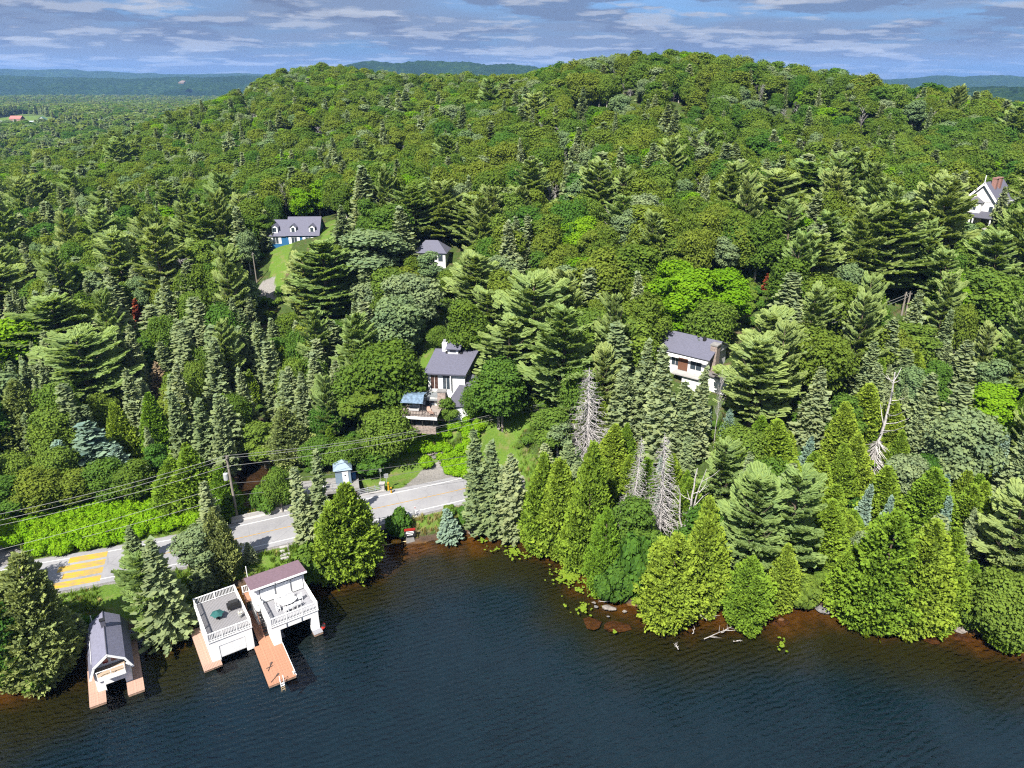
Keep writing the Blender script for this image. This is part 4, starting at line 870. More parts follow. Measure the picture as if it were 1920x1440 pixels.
def gable(parent, x0, x1, y0, y1, z, rise, m, over=.35, axis='x', name='roof', th=.12):
    """two slopes; the ridge runs along axis"""
    if axis == 'x':
        ym = (y0 + y1) / 2; k = rise / (ym - y0); a = [(x0 - over, y0 - over, z - k * over), (x1 + over, y0 - over, z - k * over), (x1 + over, ym, z + rise), (x0 - over, ym, z + rise)]
        c = [(x0 - over, ym, z + rise), (x1 + over, ym, z + rise), (x1 + over, y1 + over, z - k * over), (x0 - over, y1 + over, z - k * over)]
        e = [[(y0, z - .02), (y1, z - .02), (ym, z + rise - .16)], 'x', x0, x1]
    else:
        xm = (x0 + x1) / 2; k = rise / (xm - x0); a = [(x0 - over, y0 - over, z - k * over), (xm, y0 - over, z + rise), (xm, y1 + over, z + rise), (x0 - over, y1 + over, z - k * over)]
        c = [(xm, y0 - over, z + rise), (x1 + over, y0 - over, z - k * over), (x1 + over, y1 + over, z - k * over), (xm, y1 + over, z + rise)]
        e = [[(x0, z - .02), (x1, z - .02), (xm, z + rise - .16)], 'y', y0, y1]
    s1 = MB().slab(a, th).obj(name, m, parent); s2 = MB().slab(c, th).obj(name, m, parent); return s1, s2, e
# ---- house in the middle of the slope
hx, hy, _ = at_y(800, 700, 107.6); z0 = 9.0
h = thing('house', 'white split-level house with grey roofs, roof lantern and blue-grey awning', 'house', (hx, hy, 0), R(-7))
MB().box(.2, 0, z0 - 1, 6.3, 5.6, 14.83).obj('wall', CREAM, h)
rf = MB().slab([(-.4, -.7, 14.95), (6.6, -.7, 14.95), (7.6, 6.4, 16.7), (.1, 6.4, 16.7)], .25).obj('roof', SHGREY, h)
lan = MB().box(2.5, 5.0, 16.3, 4.3, 6.2, 17.5).obj('lantern', WHITE, h); MB().slab([(2.2, 4.5, 17.35), (4.8, 4.5, 17.35), (5.0, 6.6, 18.15), (2.5, 6.6, 18.15)], .15).obj('lantern_roof', SHGREY, lan); MB().box(2.9, 4.94, 16.65, 3.9, 4.99, 17.2).obj('lantern_pane', GLASS, lan)
ch = MB().box(1.45, 5.6, 15.5, 2.3, 6.4, 18.0).obj('chimney', WHITE, h); MB().box(1.65, 5.75, 18.0, 2.1, 6.25, 18.5).obj('flue', METAL, ch)
for xx in (2.15, 4.6): MB().box(xx, 5.0, 16.35, xx + .4, 5.4, 16.75).obj('roof_vent', BLACK, rf)
TANG = mat('brown_curtained_glass', (.055, .03, .024), .12, spec=.8, var=.4, scale=2)
window(h, .6, 0, 12.0, 1.3, 2.7, glass=TANG); window(h, 2.6, 0, 12.0, 1.25, 2.7, glass=GLASS); MB().box(3.95, -.5, 12.0, 4.1, 0, 15.0).obj('fin_wall', CREAM, h)
# balcony and lower storey
MB().box(-.4, -3.2, 11.35, 3.2, 0, 11.65).obj('balcony_floor', CONCP, h)
MB().box(-.2, -3.0, z0 - 1, 3.0, -.01, 11.35).obj('lower_wall', CREAM, h); window(h, .3, -3.0, z0 + 1.1, 1.6, 1.6)
MB().slab([(-.6, -3.6, 11.5), (3.1, -3.6, 11.5), (3.1, -1.2, 11.95), (-.4, -1.2, 11.95)], .1).obj('canopy_roof', mat('pale_metal_roof', (.15, .16, .165), .5, .2, var=.15, scale=2), h)
rw = MB().slab([(3.6, -4.0, 10.6), (7.0, -3.4, 10.6), (8.8, 2.2, 14.0), (6.2, 1.8, 14.0)], .2).obj('wing_roof', SHGREY2, h); MB().box(3.9, -3.2, z0 - 1.2, 7.2, -.02, 10.75).obj('wing_wall', CREAM, h)
st_ = MB().prism([(-4.3, 8.3), (-2.9, 8.3), (-2.9, 11.2), (-3.2, 13.2), (-4.0, 13.2), (-4.3, 11.2)], 'x', 2.6, 3.9).obj('stone_chimney', STONE, h); MB().box(2.5, -4.15, 13.2, 4.0, -3.05, 13.4).obj('chimney_cap', CONC, st_)
# deck
MB().box(-2.9, -7.6, 10.15, 3.2, -3.05, 10.4).obj('deck', mat('pale_deck', (.20, .17, .15), .85, var=.2, scale=2, stretch=(.5, 5, 1)), h)
MB().box(-2.95, -7.7, 10.0, 3.25, -7.6, 10.42).obj('deck_fascia', WHITE, h)
pm = MB().box(-.07, -.07, 0, .07, .07, 2.2).mesh('deck_post', BLACK)
for xx in (-2.6, -.9, .8, 2.6): link('deck_post', pm, h, (xx, -7.3, 8.0))
MB().box(-2.2, -6.4, 8.0, 3.0, -6.2, 10.1).obj('under_deck_wall', mat('under_deck_dark', (.05, .05, .05), .9), h); MB().box(-1.6, -7.75, 7.6, 3.0, -7.25, 8.7).obj('base_wall', STONE, h)  # near-black panel closes the dark space under the deck
rr = bpy.data.objects.new('deck_railing', None); COL.objects.link(rr); rr.parent = h; rr.location = (-2.9, -7.55, 10.4)
link('top_rail', MB().box(0, -.04, .9, 6.1, .04, .97).mesh('top_rail', DARKW), rr); pm = MB().box(-.03, -.02, 0, .03, .02, .92).mesh('baluster', DARKW)
for k in range(26): link('baluster', pm, rr, (.05 + k * .24, 0, 0))
aw = MB(); aw.slab([(-2.7, -6.9, 12.35), (.9, -6.9, 12.35), (.7, -5.2, 13.1), (-2.5, -5.2, 13.1)], .05); aw.slab([(-2.5, -5.2, 13.1), (.7, -5.2, 13.1), (.8, -3.6, 12.9), (-2.6, -3.6, 12.9)], .05); aw.obj('awning', CANVAS, h)
pm = MB().box(-.05, -.05, 0, .05, .05, 2.1).mesh('awning_post', BLACK)
for xx, yy in ((-2.5, -6.7), (.75, -6.7), (-2.4, -3.8), (.7, -3.8)): link('awning_post', pm, h, (xx, yy, 10.4))
sx_, sy_ = lw((hx, hy), R(-7), -.9, -5.4)
so = thing('patio_sofa', 'grey rounded patio sofa in shade under the blue-grey awning', 'sofa', (sx_, sy_, 10.42), R(-7)); GREYF = mat('grey_fabric', (.3, .3, .3), .9); MB().box(-.8, -.4, .1, .8, .4, .45).obj('seat', GREYF, so); MB().box(-.8, .25, .45, .8, .45, .9).obj('backrest', GREYF, so)
for s_ in (-.75, .75): MB().box(s_ - .12, -.4, .45, s_ + .12, .25, .65).obj('armrest', GREYF, so)
sx_, sy_ = lw((hx, hy), R(-7), 1.9, -6.3)
so = thing('lounge_chair', 'wooden lounge chair on the sunny end of the house deck', 'lounger', (sx_, sy_, 10.42), R(30)); MB().box(-.3, -.8, .3, .3, .5, .38).obj('seat', DOCKP, so); MB().slab([(-.3, .5, .38), (.3, .5, .38), (.3, 1.0, .85), (-.3, 1.0, .85)], .06).obj('backrest', DOCKP, so)
for sx in (-.25, .25):
    for sy in (-.7, .4): MB().box(sx - .03, sy - .03, 0, sx + .03, sy + .03, .3).obj('leg', DOCKP, so)
# timber garden steps
g = thing('garden_steps', 'grey timber edging steps on the slope below the stone chimney house', 'steps', (*on_ground(858, 795)[:3],), R(25)); 
sm = MB().box(-1.1, -.16, -.3, 1.1, .16, .2).mesh('step', mat('grey_timber', (.32, .28, .26), .9, var=.25, scale=3))
for k in range(4): link('step', sm, g, (.15 * k, .45 * k, .1 * k))
# ---- grey-roofed house at right
q0 = at_z(1228, 652, 18.0); a_ = R(-39)
h = thing('house', 'white house with broad plain grey roof and stone chimney among dark spruces', 'house', (q0[0], q0[1], 0), a_)
L = 9.4; MB().box(.4, .4, 12.5, L - .4, 8.0, 17.9).obj('wall', CREAM, h); s1, s2, e = gable(h, 0, L, .1, 8.3, 18.2, 1.9, SHGREY, .3); MB().prism(*e).obj('gable_wall', CREAM, h)
MB().box(-.2, -.62, 17.62, L + .2, -.35, 17.88).obj('gutter', WHITE, h); MB().tube([(6.9, 3.6, 19.8), (6.9, 3.6, 20.4)], .3, 10).obj('roof_vent', BLACK, s1)
ch = MB().box(L - .6, 1.8, 14, L + .5, 3.2, 19.9).obj('chimney', STONE, h); MB().box(L - .7, 1.7, 19.9, L + .6, 3.3, 20.1).obj('chimney_cap', CONC, ch)
window(h, 6.3, .4, 15.7, 2.0, 1.5); window(h, 1.0, .4, 15.7, 1.6, 1.4); window(h, 3.0, .4, 15.7, 1.4, 1.4)
MB().box(4.2, .3, 15.2, 5.9, .42, 17.3).obj('door_recess', mat('orange_wood', (.10, .045, .025), .7), h); MB().box(4.0, -1.4, 14.9, L - .2, .38, 15.1).obj('porch_floor', CONCP, h); MB().box(5.7, -.9, 12.4, L - .2, .36, 14.9).obj('porch_wall', CREAM, h)
MB().box(L, .8, 12.6, L + 3.6, 5.5, 15.0).obj('annex_wall', CREAM, h); MB().slab([(L - .35, .4, 15.5), (L + 4, .4, 15.1), (L + 4, 6, 15.1), (L - .35, 6, 15.5)], .15).obj('annex_roof', mat('taupe_roof', (.11, .10, .098), .9, var=.15, scale=3), h)
# ---- blue house
q0 = at_y(505, 466, 164); a_ = R(2)
h = thing('house', 'blue house with white dormers, grey roof and white shutters', 'house', (q0[0], q0[1], 23.6), a_)
MB().box(0, 0, -1, 4.2, 7, 2.7).obj('wall', BLUEW, h); MB().box(4.22, -.25, -1, 11.6, 7.3, 2.85).obj('wall', BLUEW, h)
a1 = gable(h, 0, 4.0, 0, 7, 2.7, 2.9, SHGREY, .35); MB().prism(*a1[2]).obj('gable_wall', BLUEW, h); a2 = gable(h, 4.55, 11.6, -.25, 7.3, 2.85, 3.4, SHGREY, .35); MB().prism(*a2[2]).obj('gable_wall', BLUEW, h)
for xx, yb in ((1.0, .3), (5.2, .2), (9.5, .2)):
    d = MB().box(xx, yb + .1, 3.0, xx + 1.3, yb + 2.6, 4.4).obj('dormer', WHITE, h); MB().slab([(xx - .2, yb - .1, 4.35), (xx + .65, yb - .1, 5.05), (xx + .65, yb + 3, 5.05), (xx - .2, yb + 3, 4.35)], .1).obj('dormer_roof', SHGREY, d); MB().slab([(xx + .65, yb - .1, 5.05), (xx + 1.5, yb - .1, 4.35), (xx + 1.5, yb + 3, 4.35), (xx + .65, yb + 3, 5.05)], .1).obj('dormer_roof', SHGREY, d)
    MB().prism([(xx, 4.4), (xx + 1.3, 4.4), (xx + .65, 4.92)], 'y', yb + .1, yb + .4).obj('dormer_gable', WHITE, d); MB().box(xx + .3, yb + .05, 3.3, xx + 1., yb + .09, 4.25).obj('pane', GLASS, d)
ORG = mat('orange_reflection_glass', (.5, .2, .14), .2)
for xx, yb in ((1.1, 0), (5.4, -.25), (8.6, -.25)):
    f = window(h, xx, yb, .7, 1.3, 1.5, glass=GLASS)
    for dx in (-.62, 1.34): MB().box(xx + dx, yb - .05, .7, xx + dx + .58, yb + .01, 2.2).obj('shutter', WHITE, h)
MB().box(11.8, 1.5, -1, 14.2, 6, 2.2).obj('annex_wall', PALEBLUE, h); MB().slab([(11.62, 1.2, 2.7), (14.5, 1.2, 2.3), (14.5, 6.3, 2.3), (11.62, 6.3, 2.7)], .12).obj('annex_roof', mat('pale_blue_roof', (.14, .19, .23), .6), h)
# ---- cottage with hip roof
q0 = at_y(779, 492, 152)
h = thing('cottage', 'small white cottage with grey hip roof half hidden in trees', 'house', (q0[0], q0[1], 22.5), R(-6))
MB().box(0, 0, -1, 6.6, 5, 2.4).obj('wall', CREAM, h); pk = [(1.9, 2.5, 4.6), (4.6, 2.5, 4.6)]; e = [(-.4, -.4, 2.35), (7., -.4, 2.35), (7., 5.4, 2.35), (-.4, 5.4, 2.35)]
for c in ([e[0], e[1], pk[1], pk[0]], [e[1], e[2], pk[1]], [e[2], e[3], pk[0], pk[1]], [e[3], e[0], pk[0]]): MB().slab(c, .1).obj('roof_slope', SHGREY, h)
window(h, 5.0, 0, .5, 1.1, 1.5, mull=False); window(h, 1.2, 0, .6, 1.3, 1.2)
# ---- white gabled house
q0 = at_y(1834, 400, 172) - 4 * np.array([math.cos(R(-52)), math.sin(R(-52)), 0]); a_ = R(-52)
h = thing('house', 'tall white gabled house with red brick chimneys high on the slope', 'house', (q0[0], q0[1], 27.5), a_)
MB().box(0, 0, -1, 8, 10, 5.2).obj('wall', CREAM, h); g1 = gable(h, 0, 8, 0, 10, 5.0, 4.6, SHGREY, .5, 'y'); MB().prism(*g1[2]).obj('gable_wall', CREAM, h)
for sgn, xa, xb in ((0, -.5, 4), (1, 4, 8.5)):
    za, zb = (4.43, 9.6) if not sgn else (9.6, 4.43); MB().slab([(xa, -.62, za + .05), (xb, -.62, zb + .05), (xb, -.5, zb + .05), (xa, -.5, za + .05)], .45).obj('bargeboard', WHITE, h)
MB().box(3.93, -.7, 9.5, 4.07, -.5, 11.2).obj('finial', WHITE, h)
for yy in (2.2, 4.6): c = MB().box(4.5, yy, 7.5, 5.5, yy + 1.1, 10.3).obj('chimney', BRICK, h); MB().box(4.4, yy - .1, 10.3, 5.6, yy + 1.2, 10.5).obj('chimney_cap', BRICK, c)
bay = MB().box(1.2, -1.2, 2.6, 4.6, -.01, 5.0).obj('bay', CREAM, h)
for c in ([(.9, -1.5, 5.), (4.9, -1.5, 5.), (2.9, -.05, 6.3)], [(.9, -1.5, 5.), (2.9, -.05, 6.3), (.9, -.05, 5.)], [(4.9, -1.5, 5.), (4.9, -.05, 5.), (2.9, -.05, 6.3)]): MB().slab(c, .05).obj('bay_roof', mat('bay_shingle', (.075, .075, .085), .85, var=.1), bay)
window(h, 2.2, -1.2, 3.2, 1.5, 1.3); window(h, 6.0, 0, 2.7, .9, 1.6, mull=False)
pr = MB().slab([(3.2, -3.2, 1.9), (8.2, -3.2, 1.9), (8.2, -.02, 3.0), (3.2, -.02, 3.0)], .15).obj('porch_roof', SHGREY2, h)
pm = MB().box(-.12, -.12, 0, .12, .12, 2.2).mesh('porch_post', WHITE)
for xx in (3.5, 4.2, 7.9): link('porch_post', pm, h, (xx, -2.9, -.4))
MB().box(3.2, -3.2, -1, 8.2, -.02, -.4).obj('porch_floor', CONCP, h); MB().box(5.0, -.06, -.4, 6.2, -.01, 1.8).obj('door', DARK, h)
wg = MB().box(8.02, 5, -1, 10., 9.5, 4.2).obj('wing_wall', CREAM, h); MB().slab([(8.0, 4.6, 5.2), (10.4, 4.6, 3.9), (10.4, 9.9, 3.9), (8.0, 9.9, 5.2)], .12).obj('wing_roof', SHGREY, h)
pq = on_ground(1837, 400); po = thing('pool_cover', 'small bright blue covered tub in front of the white gabled house', 'tub', tuple(pq)); MB().lathe([(1.2, 0), (1.3, .5), (1.25, .6)], 14).obj('tub', mat('tub_blue', (.05, .22, .6), .5), po); MB().lathe([(1.32, .6), (1.1, .72), (.1, .75)], 14).obj('cover', mat('tub_cover', (.12, .35, .75), .6), po)
# ---- far valley buildings
def far_y(px, py, Y): return at_y(px, py, Y)
q0 = far_y(-25, 240, 880); zf = float(ground(np.array([q0[0]]), np.array([880.]))[0])
h = thing('warehouse', 'long pale blue-white warehouse in the far valley at the wood edge', 'warehouse', (q0[0], 880, zf), R(2)); hh = q0[2] - zf
zt_ = far_y(0, 229, 880)[2] - zf; MB().box(0, 0, -3, 46, 18, zt_ - 2).obj('wall', mat('pale_cladding', (.30, .345, .40), .6, var=.05), h); MB().slab([(-.6, -.6, zt_ - 2), (46.6, -.6, zt_ - 2), (46.6, 18.6, zt_ + .6), (-.6, 18.6, zt_ + .6)], .5).obj('roof', mat('white_metal_roof', (.30, .31, .34), .5), h)
MB().box(46.05, 2, 0, 46.25, 7, zt_ - 4).obj('door', mat('teal_door', (.05, .16, .2), .6), h)
q0 = far_y(18, 226, 985); zf = gz(q0[0], 985); zb_ = far_y(18, 217.5, 985)[2] - zf
h = thing('barn', 'red-roofed barn above the long pale warehouse in the valley', 'barn', (q0[0], 985, zf), R(-4)); MB().box(0, 0, -3, 15, 9, zb_ - 3).obj('wall', mat('brown_wall', (.2, .12, .1), .8), h); gable(h, 0, 15, 0, 9, zb_ - 3, 3.2, mat('red_roof', (.24, .09, .075), .7, var=.1), .5)
q0 = far_y(70, 228, 960); zf = gz(q0[0], 960); zb_ = far_y(70, 218.5, 960)[2] - zf
h = thing('farmhouse', 'small white farmhouse with green roof beside the yellow field', 'house', (q0[0], 960, zf), R(12)); MB().box(0, 0, -3, 10, 7, zb_ - 3.5).obj('wall', CREAM, h); g1 = gable(h, 0, 10, 0, 7, zb_ - 3.5, 3.4, mat('green_roof', (.05, .12, .10), .7), .5, 'y'); MB().prism(*g1[2]).obj('gable_wall', CREAM, h)
q0 = far_y(118, 224, 980); zf = gz(q0[0], 980); zb_ = far_y(118, 217, 980)[2] - zf
h = thing('shed', 'low dark shed at the far field edge with brown roof', 'shed', (q0[0], 980, zf), R(0)); MB().box(0, 0, -3, 8, 6, zb_ - 1.5).obj('wall', DARK, h); gable(h, 0, 8, 0, 6, zb_ - 1.5, 1.6, mat('brown_roof', (.35, .22, .17), .8), .4)

# ------------------------------------------------------------------ hut, weir walkway, signs, bins, buoys
q0 = at_z(645, 908, 2.4)
h = thing('hut', 'tiny pale blue hut with hip roof and white door by the creek', 'hut', (q0[0], q0[1], 2.4), R(14))
MB().box(-1.15, 0, 0, 1.15, 2.2, 2.5).obj('wall', PALEBLUE, h)
for c in ([(-1.4, -.25, 2.45), (1.4, -.25, 2.45), (0, 1.1, 3.7)], [(1.4, -.25, 2.45), (1.4, 2.45, 2.45), (0, 1.1, 3.7)], [(1.4, 2.45, 2.45), (-1.4, 2.45, 2.45), (0, 1.1, 3.7)], [(-1.4, 2.45, 2.45), (-1.4, -.25, 2.45), (0, 1.1, 3.7)]): MB().slab(c, .06).obj('roof_slope', mat('pale_blue_shingle', (.15, .20, .24), .6, var=.05), h)
d = MB().box(-.1, -.06, .05, .75, 0, 2.0).obj('door', WHITE, h); MB().box(.2, -.08, 1.4, .45, -.06, 1.65).obj('door_window', GLASS, d); MB().box(-.15, -.05, 2.0, .8, -.01, 2.12).obj('lintel', WHITE, h)
wk = thing('weir_walkway', 'grey concrete and steel walkway over the creek under the blue hut', 'walkway', (q0[0], q0[1], 0), R(14))
MB().box(-7.5, -1.6, 1.95, 2.2, 2.4, 2.38).obj('slab', CONC, wk); MB().box(-7.3, -1.2, -1.2, -6.6, 2.0, 1.95).obj('pier', CONC, wk); MB().box(-3.3, -1.2, -1.2, -2.7, 2.0, 1.95).obj('pier', CONC, wk); MB().box(.6, -1.4, -1.2, 2.0, 2.2, 1.95).obj('pier', CONC, wk)
pm = MB().tube([(0, 0, 0), (0, 0, 1.05)], .035, 6).mesh('post', METAL)
for k in range(7): link('post', pm, wk, (-7.4 + k * 1.15, -1.5, 2.38))
for z in (.55, 1.03): MB().tube([(-7.4, -1.5, 2.38 + z), (-.5, -1.5, 2.38 + z)], .03, 6).obj('rail', METAL, wk)
gt = thing('sluice_gate', 'white painted sluice gear box on the walkway behind the tall spruce', 'sluice', (*at_z(605, 917, 2.4)[:2], 2.38), R(14)); MB().box(-.5, -.4, 0, .5, .4, 1.0).obj('housing', WHITE, gt); MB().tube([(0, 0, 1.0), (0, 0, 2.1)], .06, 8).obj('spindle', METAL, gt); MB().lathe([(.03, 1.45), (.32, 1.5), (.32, 1.56), (.03, 1.58)], 12).obj('handwheel', mat('orange_paint', (.7, .2, .03), .6), gt)
bn = thing('recycling_bin', 'blue wheeled bin standing beside the pale blue hut', 'bin', (*at_z(664, 898, 2.4)[:2], 2.38), R(14)); BB = mat('bin_blue', (.012, .075, .19), .5); MB().prism([(-.25, .1), (.25, .1), (.3, .95), (-.3, .95)], 'y', -.28, .28).obj('body', BB, bn); MB().box(-.33, -.33, .95, .33, .36, 1.03).obj('lid', BB, bn); MB().tube([(-.3, .3, .1), (.3, .3, .1)], .09, 8).obj('wheel', BLACK, bn)
ln = thing('lamp_post', 'thin lamp post with round white globe behind the blue hut', 'lamp post', tuple(on_ground(654, 893))); MB().tube([(0, 0, -.2), (0, 0, 3.6)], .05, 7).obj('post', METAL, ln); MB().lathe([(.04, 3.55), (.28, 3.75), (.34, 3.95), (.25, 4.15), (.03, 4.25)], 12).obj('globe', WHITE, ln)
ln = thing('mast', 'plain grey steel mast close beside the white globe lamp', 'mast', tuple(on_ground(660, 893))); MB().tube([(0, 0, -.2), (0, 0, 4.0)], .05, 7).obj('shaft', METAL, ln); MB().box(-.15, -.08, 3.2, .15, .08, 3.6).obj('box', METAL, ln)
def sign(px, py, hgt, lab, face, w_, hh, z=None, m2=None):
    g_ = on_ground(px, py); s_ = thing('road_sign', lab, 'sign', tuple(g_), R(20)); MB().tube([(0, 0, -.2), (0, 0, hgt)], .04, 6).obj('post', METAL, s_); MB().box(-w_ / 2, -.06, hgt - hh, w_ / 2, -.04, hgt).obj('face', face, s_); return s_
sign(714, 903, 2.2, 'small grey sign on a thin post in the grass beside the hut', METAL, .45, .5)
bl = thing('bollard', 'yellow striped marker post with grey sign at the grass edge', 'marker post', tuple(on_ground(729, 921)), R(20)); MB().tube([(0, 0, -.2), (0, 0, 1.5)], .14, 8).obj('sleeve', mat('safety_yellow', (.34, .19, .008), .6), bl); MB().tube([(-.2, .1, 1.4), (-.2, .1, 3.0)], .04, 6).obj('post', METAL, bl); MB().box(-.55, .02, 2.3, .1, .06, 3.0).obj('sign_face', METAL, bl)
bl = thing('bollard', 'short yellow marker post right beside the striped one', 'marker post', tuple(on_ground(734, 926)), R(20)); MB().tube([(0, 0, -.2), (0, 0, 1.1)], .13, 8).obj('sleeve', MATS['safety_yellow'], bl); MB().box(-.14, -.15, .75, .14, .15, .9).obj('band', BLACK, bl)
g_ = on_ground(779, 965); sg = thing('delineator', 'thin white marker stake on the lake side of the road', 'marker stake', tuple(g_)); MB().tube([(0, 0, -.1), (0, 0, 1.4)], .04, 6).obj('stake', WHITE, sg); MB().box(-.05, -.05, 1.05, .05, .05, 1.25).obj('reflector', RED, sg)
g_ = on_ground(769, 1013)
sg = thing('notice_board', 'red and black notice board on pale concrete block by the creek mouth', 'sign', (g_[0], g_[1], g_[2]), R(12))
MB().prism([(-.6, -.5), (.7, -.5), (.5, .8), (-.4, .9)], 'y', -.4, .4).obj('block', CONC, sg); bd = MB().box(-.75, -.62, 1.0, .75, -.54, 2.3).obj('board', BLACK, sg); MB().box(-.75, -.66, 1.95, .75, -.625, 2.32).obj('red_band', RED, bd)
for zz, ww in ((1.72, .5), (1.5, .55), (1.22, .4)): MB().box(-ww, -.645, zz, ww, -.625, zz + .10).obj('white_line', WHITE, bd)
ORN = mat('buoy_orange', (.36, .165, .004), .45)
for px, py, lab in ((705, 1021, 'orange float at the cedar end of the creek boom'), (743, 1017, 'orange float nearest the red and black notice board')):
    p = at_z(px, py, 0); o = thing('float', lab, 'float', (p[0], p[1], .12), R(10), 'orange boom floats'); MB().tube([(-.65, 0, 0), (-.5, 0, 0), (.5, 0, 0), (.65, 0, 0)], [.18, .34, .34, .18], 12).obj('barrel', ORN, o); MB().tube([(-.05, 0, 0), (.05, 0, 0)], .36, 12).obj('band', mat('buoy_band', (.6, .22, .01), .5), o)
p0, p1, p2 = at_z(712, 1022, .1), at_z(736, 1019, .1), at_z(765, 1014, .3); tag(MB().tube([p0, (p0 + p1) / 2 - [0, 0, .12], p1], .035, 5).obj('boom_rope', mat('rope', (.6, .5, .25), .9)), 'yellowish rope between the two orange floats', 'rope'); tag(MB().tube([at_z(750, 1017, .1), p2], .035, 5).obj('boom_rope', MATS['rope']), 'yellowish rope from an orange float to the notice board block', 'rope')
# dark drain guard at far rail
o = thing('pipe_end', 'dark round culvert plate at the left end of the bridge railing', 'plate', (*at_z(664, 930, 2.2)[:2], 2.3), R(14)); MB().tube([(0, -.06, .2), (0, .06, .2)], .6, 16).obj('disc', mat('rust_dark', (.08, .06, .055), .8), o); MB().box(-.05, -.04, -1., .05, .04, .2).obj('bracket', METAL, o)
# rough stone steps in the hedge bank
STN = [mat('fieldstone', (.135, .118, .105), .95, var=.3, scale=2.5, bump=.6, bscale=6), mat('fieldstone_grey', (.105, .10, .098), .95, var=.3, scale=2.5, bump=.6, bscale=6)]
def rock_mesh(seed, m, flat=.6):
    rg = np.random.default_rng(seed); import bmesh
    bm = bmesh.new(); bmesh.ops.create_icosphere(bm, subdivisions=2, radius=1.)
    ph = rg.uniform(0, 6, 6)
    for v in bm.verts:
        k = 1 + .18 * math.sin(3 * v.co.x + ph[0]) + .16 * math.sin(4 * v.co.y + ph[1]) + .14 * math.sin(3.5 * v.co.z + 2 * v.co.x + ph[2]); v.co = v.co * k; v.co.z *= flat
    me = bpy.data.meshes.new('rock'); bm.to_mesh(me); bm.free(); me.materials.append(m); return me
ROCKS = [rock_mesh(i, STN[i % 2], .5 + .06 * (i % 3)) for i in range(6)]
q0 = on_ground(822, 855); ws = thing('stone_stairway', 'rough pinkish fieldstone steps climbing through the bright hedge bank', 'stone steps', tuple(q0))
random.seed(4)
for k in range(46):
    px = random.uniform(797, 842); py = 834 + (px - 797) * .72 + random.uniform(-9, 12); 
    if py > 867: continue
    p = on_ground(px, py); o = link('stone', ROCKS[k % 6], ws, tuple(p - q0 + [0, 0, .08])); s_ = random.uniform(.32, .62); o.scale = (s_, s_ * .8, s_ * .6); o.rotation_euler.z = random.uniform(0, 6)
# path slabs below the road
q0 = on_ground(537, 1030); ws = thing('slab_path', 'pale stepping slabs from the road toward the mauve roof', 'stepping slabs', tuple(q0)); sm = MB().box(-.6, -.2, -.1, .6, .2, .05).mesh('slab', CONCP)
for k in range(4): p = on_ground(533 + k * .6, 1026 + 7 * k); o = link('slab', sm, ws, tuple(p - q0 + [0, 0, .06])); o.rotation_euler.z = R(20 + 4 * k)
p = on_ground(541, 1032); tag(MB().tube([(0, 0, -.2), (0, 0, 1.3)], .09, 7).obj('wooden_post', DEADW, None, tuple(p)), 'grey wooden post beside the stepping slabs at the road', 'post')

# ------------------------------------------------------------------ poles and wires
POLEW = mat('pole_wood', (.155, .135, .115), .9, var=.25, scale=2, stretch=(3, 3, .4)); WIREM = mat('bright_cable', (.22, .22, .21), .6, .2); WIRED = mat('dark_cable', (.06, .06, .06), .6)
def pole(px, py, top_py, lab, arms=(), transformer=False, r0=.2, name='utility_pole'):
    g_ = on_ground(px, py); zt = None
    for hgt in np.arange(2, 25, .1):
        if proj(g_[0], g_[1], g_[2] + hgt)[1] <= top_py: break
    p = thing(name, lab, 'utility pole', tuple(g_)); MB().tube([(0, 0, -.5), (0, 0, hgt * .5), (0, 0, hgt)], [r0, r0 * .85, r0 * .65], 9).obj('shaft', POLEW, p)
    for z in arms: MB().box(-.05, -.55, hgt - z - .05, .05, .55, hgt - z + .05).obj('crossarm', POLEW, p)
    for z in arms:
        for yy in (-.5, .5): MB().lathe([(.04, 0), (.07, .06), (.03, .18)], 8, (0, yy, hgt - z + .05)).obj('insulator', CONC, p)
    if transformer: t2 = MB().lathe([(.30, 0), (.34, .05), (.34, .95), (.28, 1.02), (.05, 1.06)], 12, (-.52, -.1, hgt - 3.6)).obj('transformer', mat('transformer_grey', (.26, .27, .275), .5), p); MB().lathe([(.05, 0), (.05, .22)], 6, (-.52, -.1, hgt - 2.55)).obj('bushing', CONC, t2)
    return g_, hgt
P1, H1 = pole(446, 976, 856, 'tall grey utility pole with transformer beside the white roadside barrier', (.35,), True)
P2, H2 = pole(942, 806, 752, 'grey utility pole below the split-level house lawn', ())
P3, H3 = pole(482, 533, 474, 'thin utility pole on the lawn below the blue house', (.4,), r0=.13)
P4, H4 = pole(1690, 592, 548, 'leaning old utility pole in the clearing behind the dark spruce', (.6,)); P5, H5 = pole(1698, 590, 545, 'second old utility pole of the pair behind the dark spruce', (.6,))
def wire(a, b, sag, lab, r=.022, m=WIREM, n=16):
    a, b = Vector(a), Vector(b); P = [a.lerp(b, i / n) - Vector((0, 0, sag * 4 * (i / n) * (1 - i / n))) for i in range(n + 1)]
    tag(MB().tube(P, r, 5).obj('power_line', m), lab, 'power line', 'power lines along the road')
nm = ['topmost', 'middle', 'lowest']
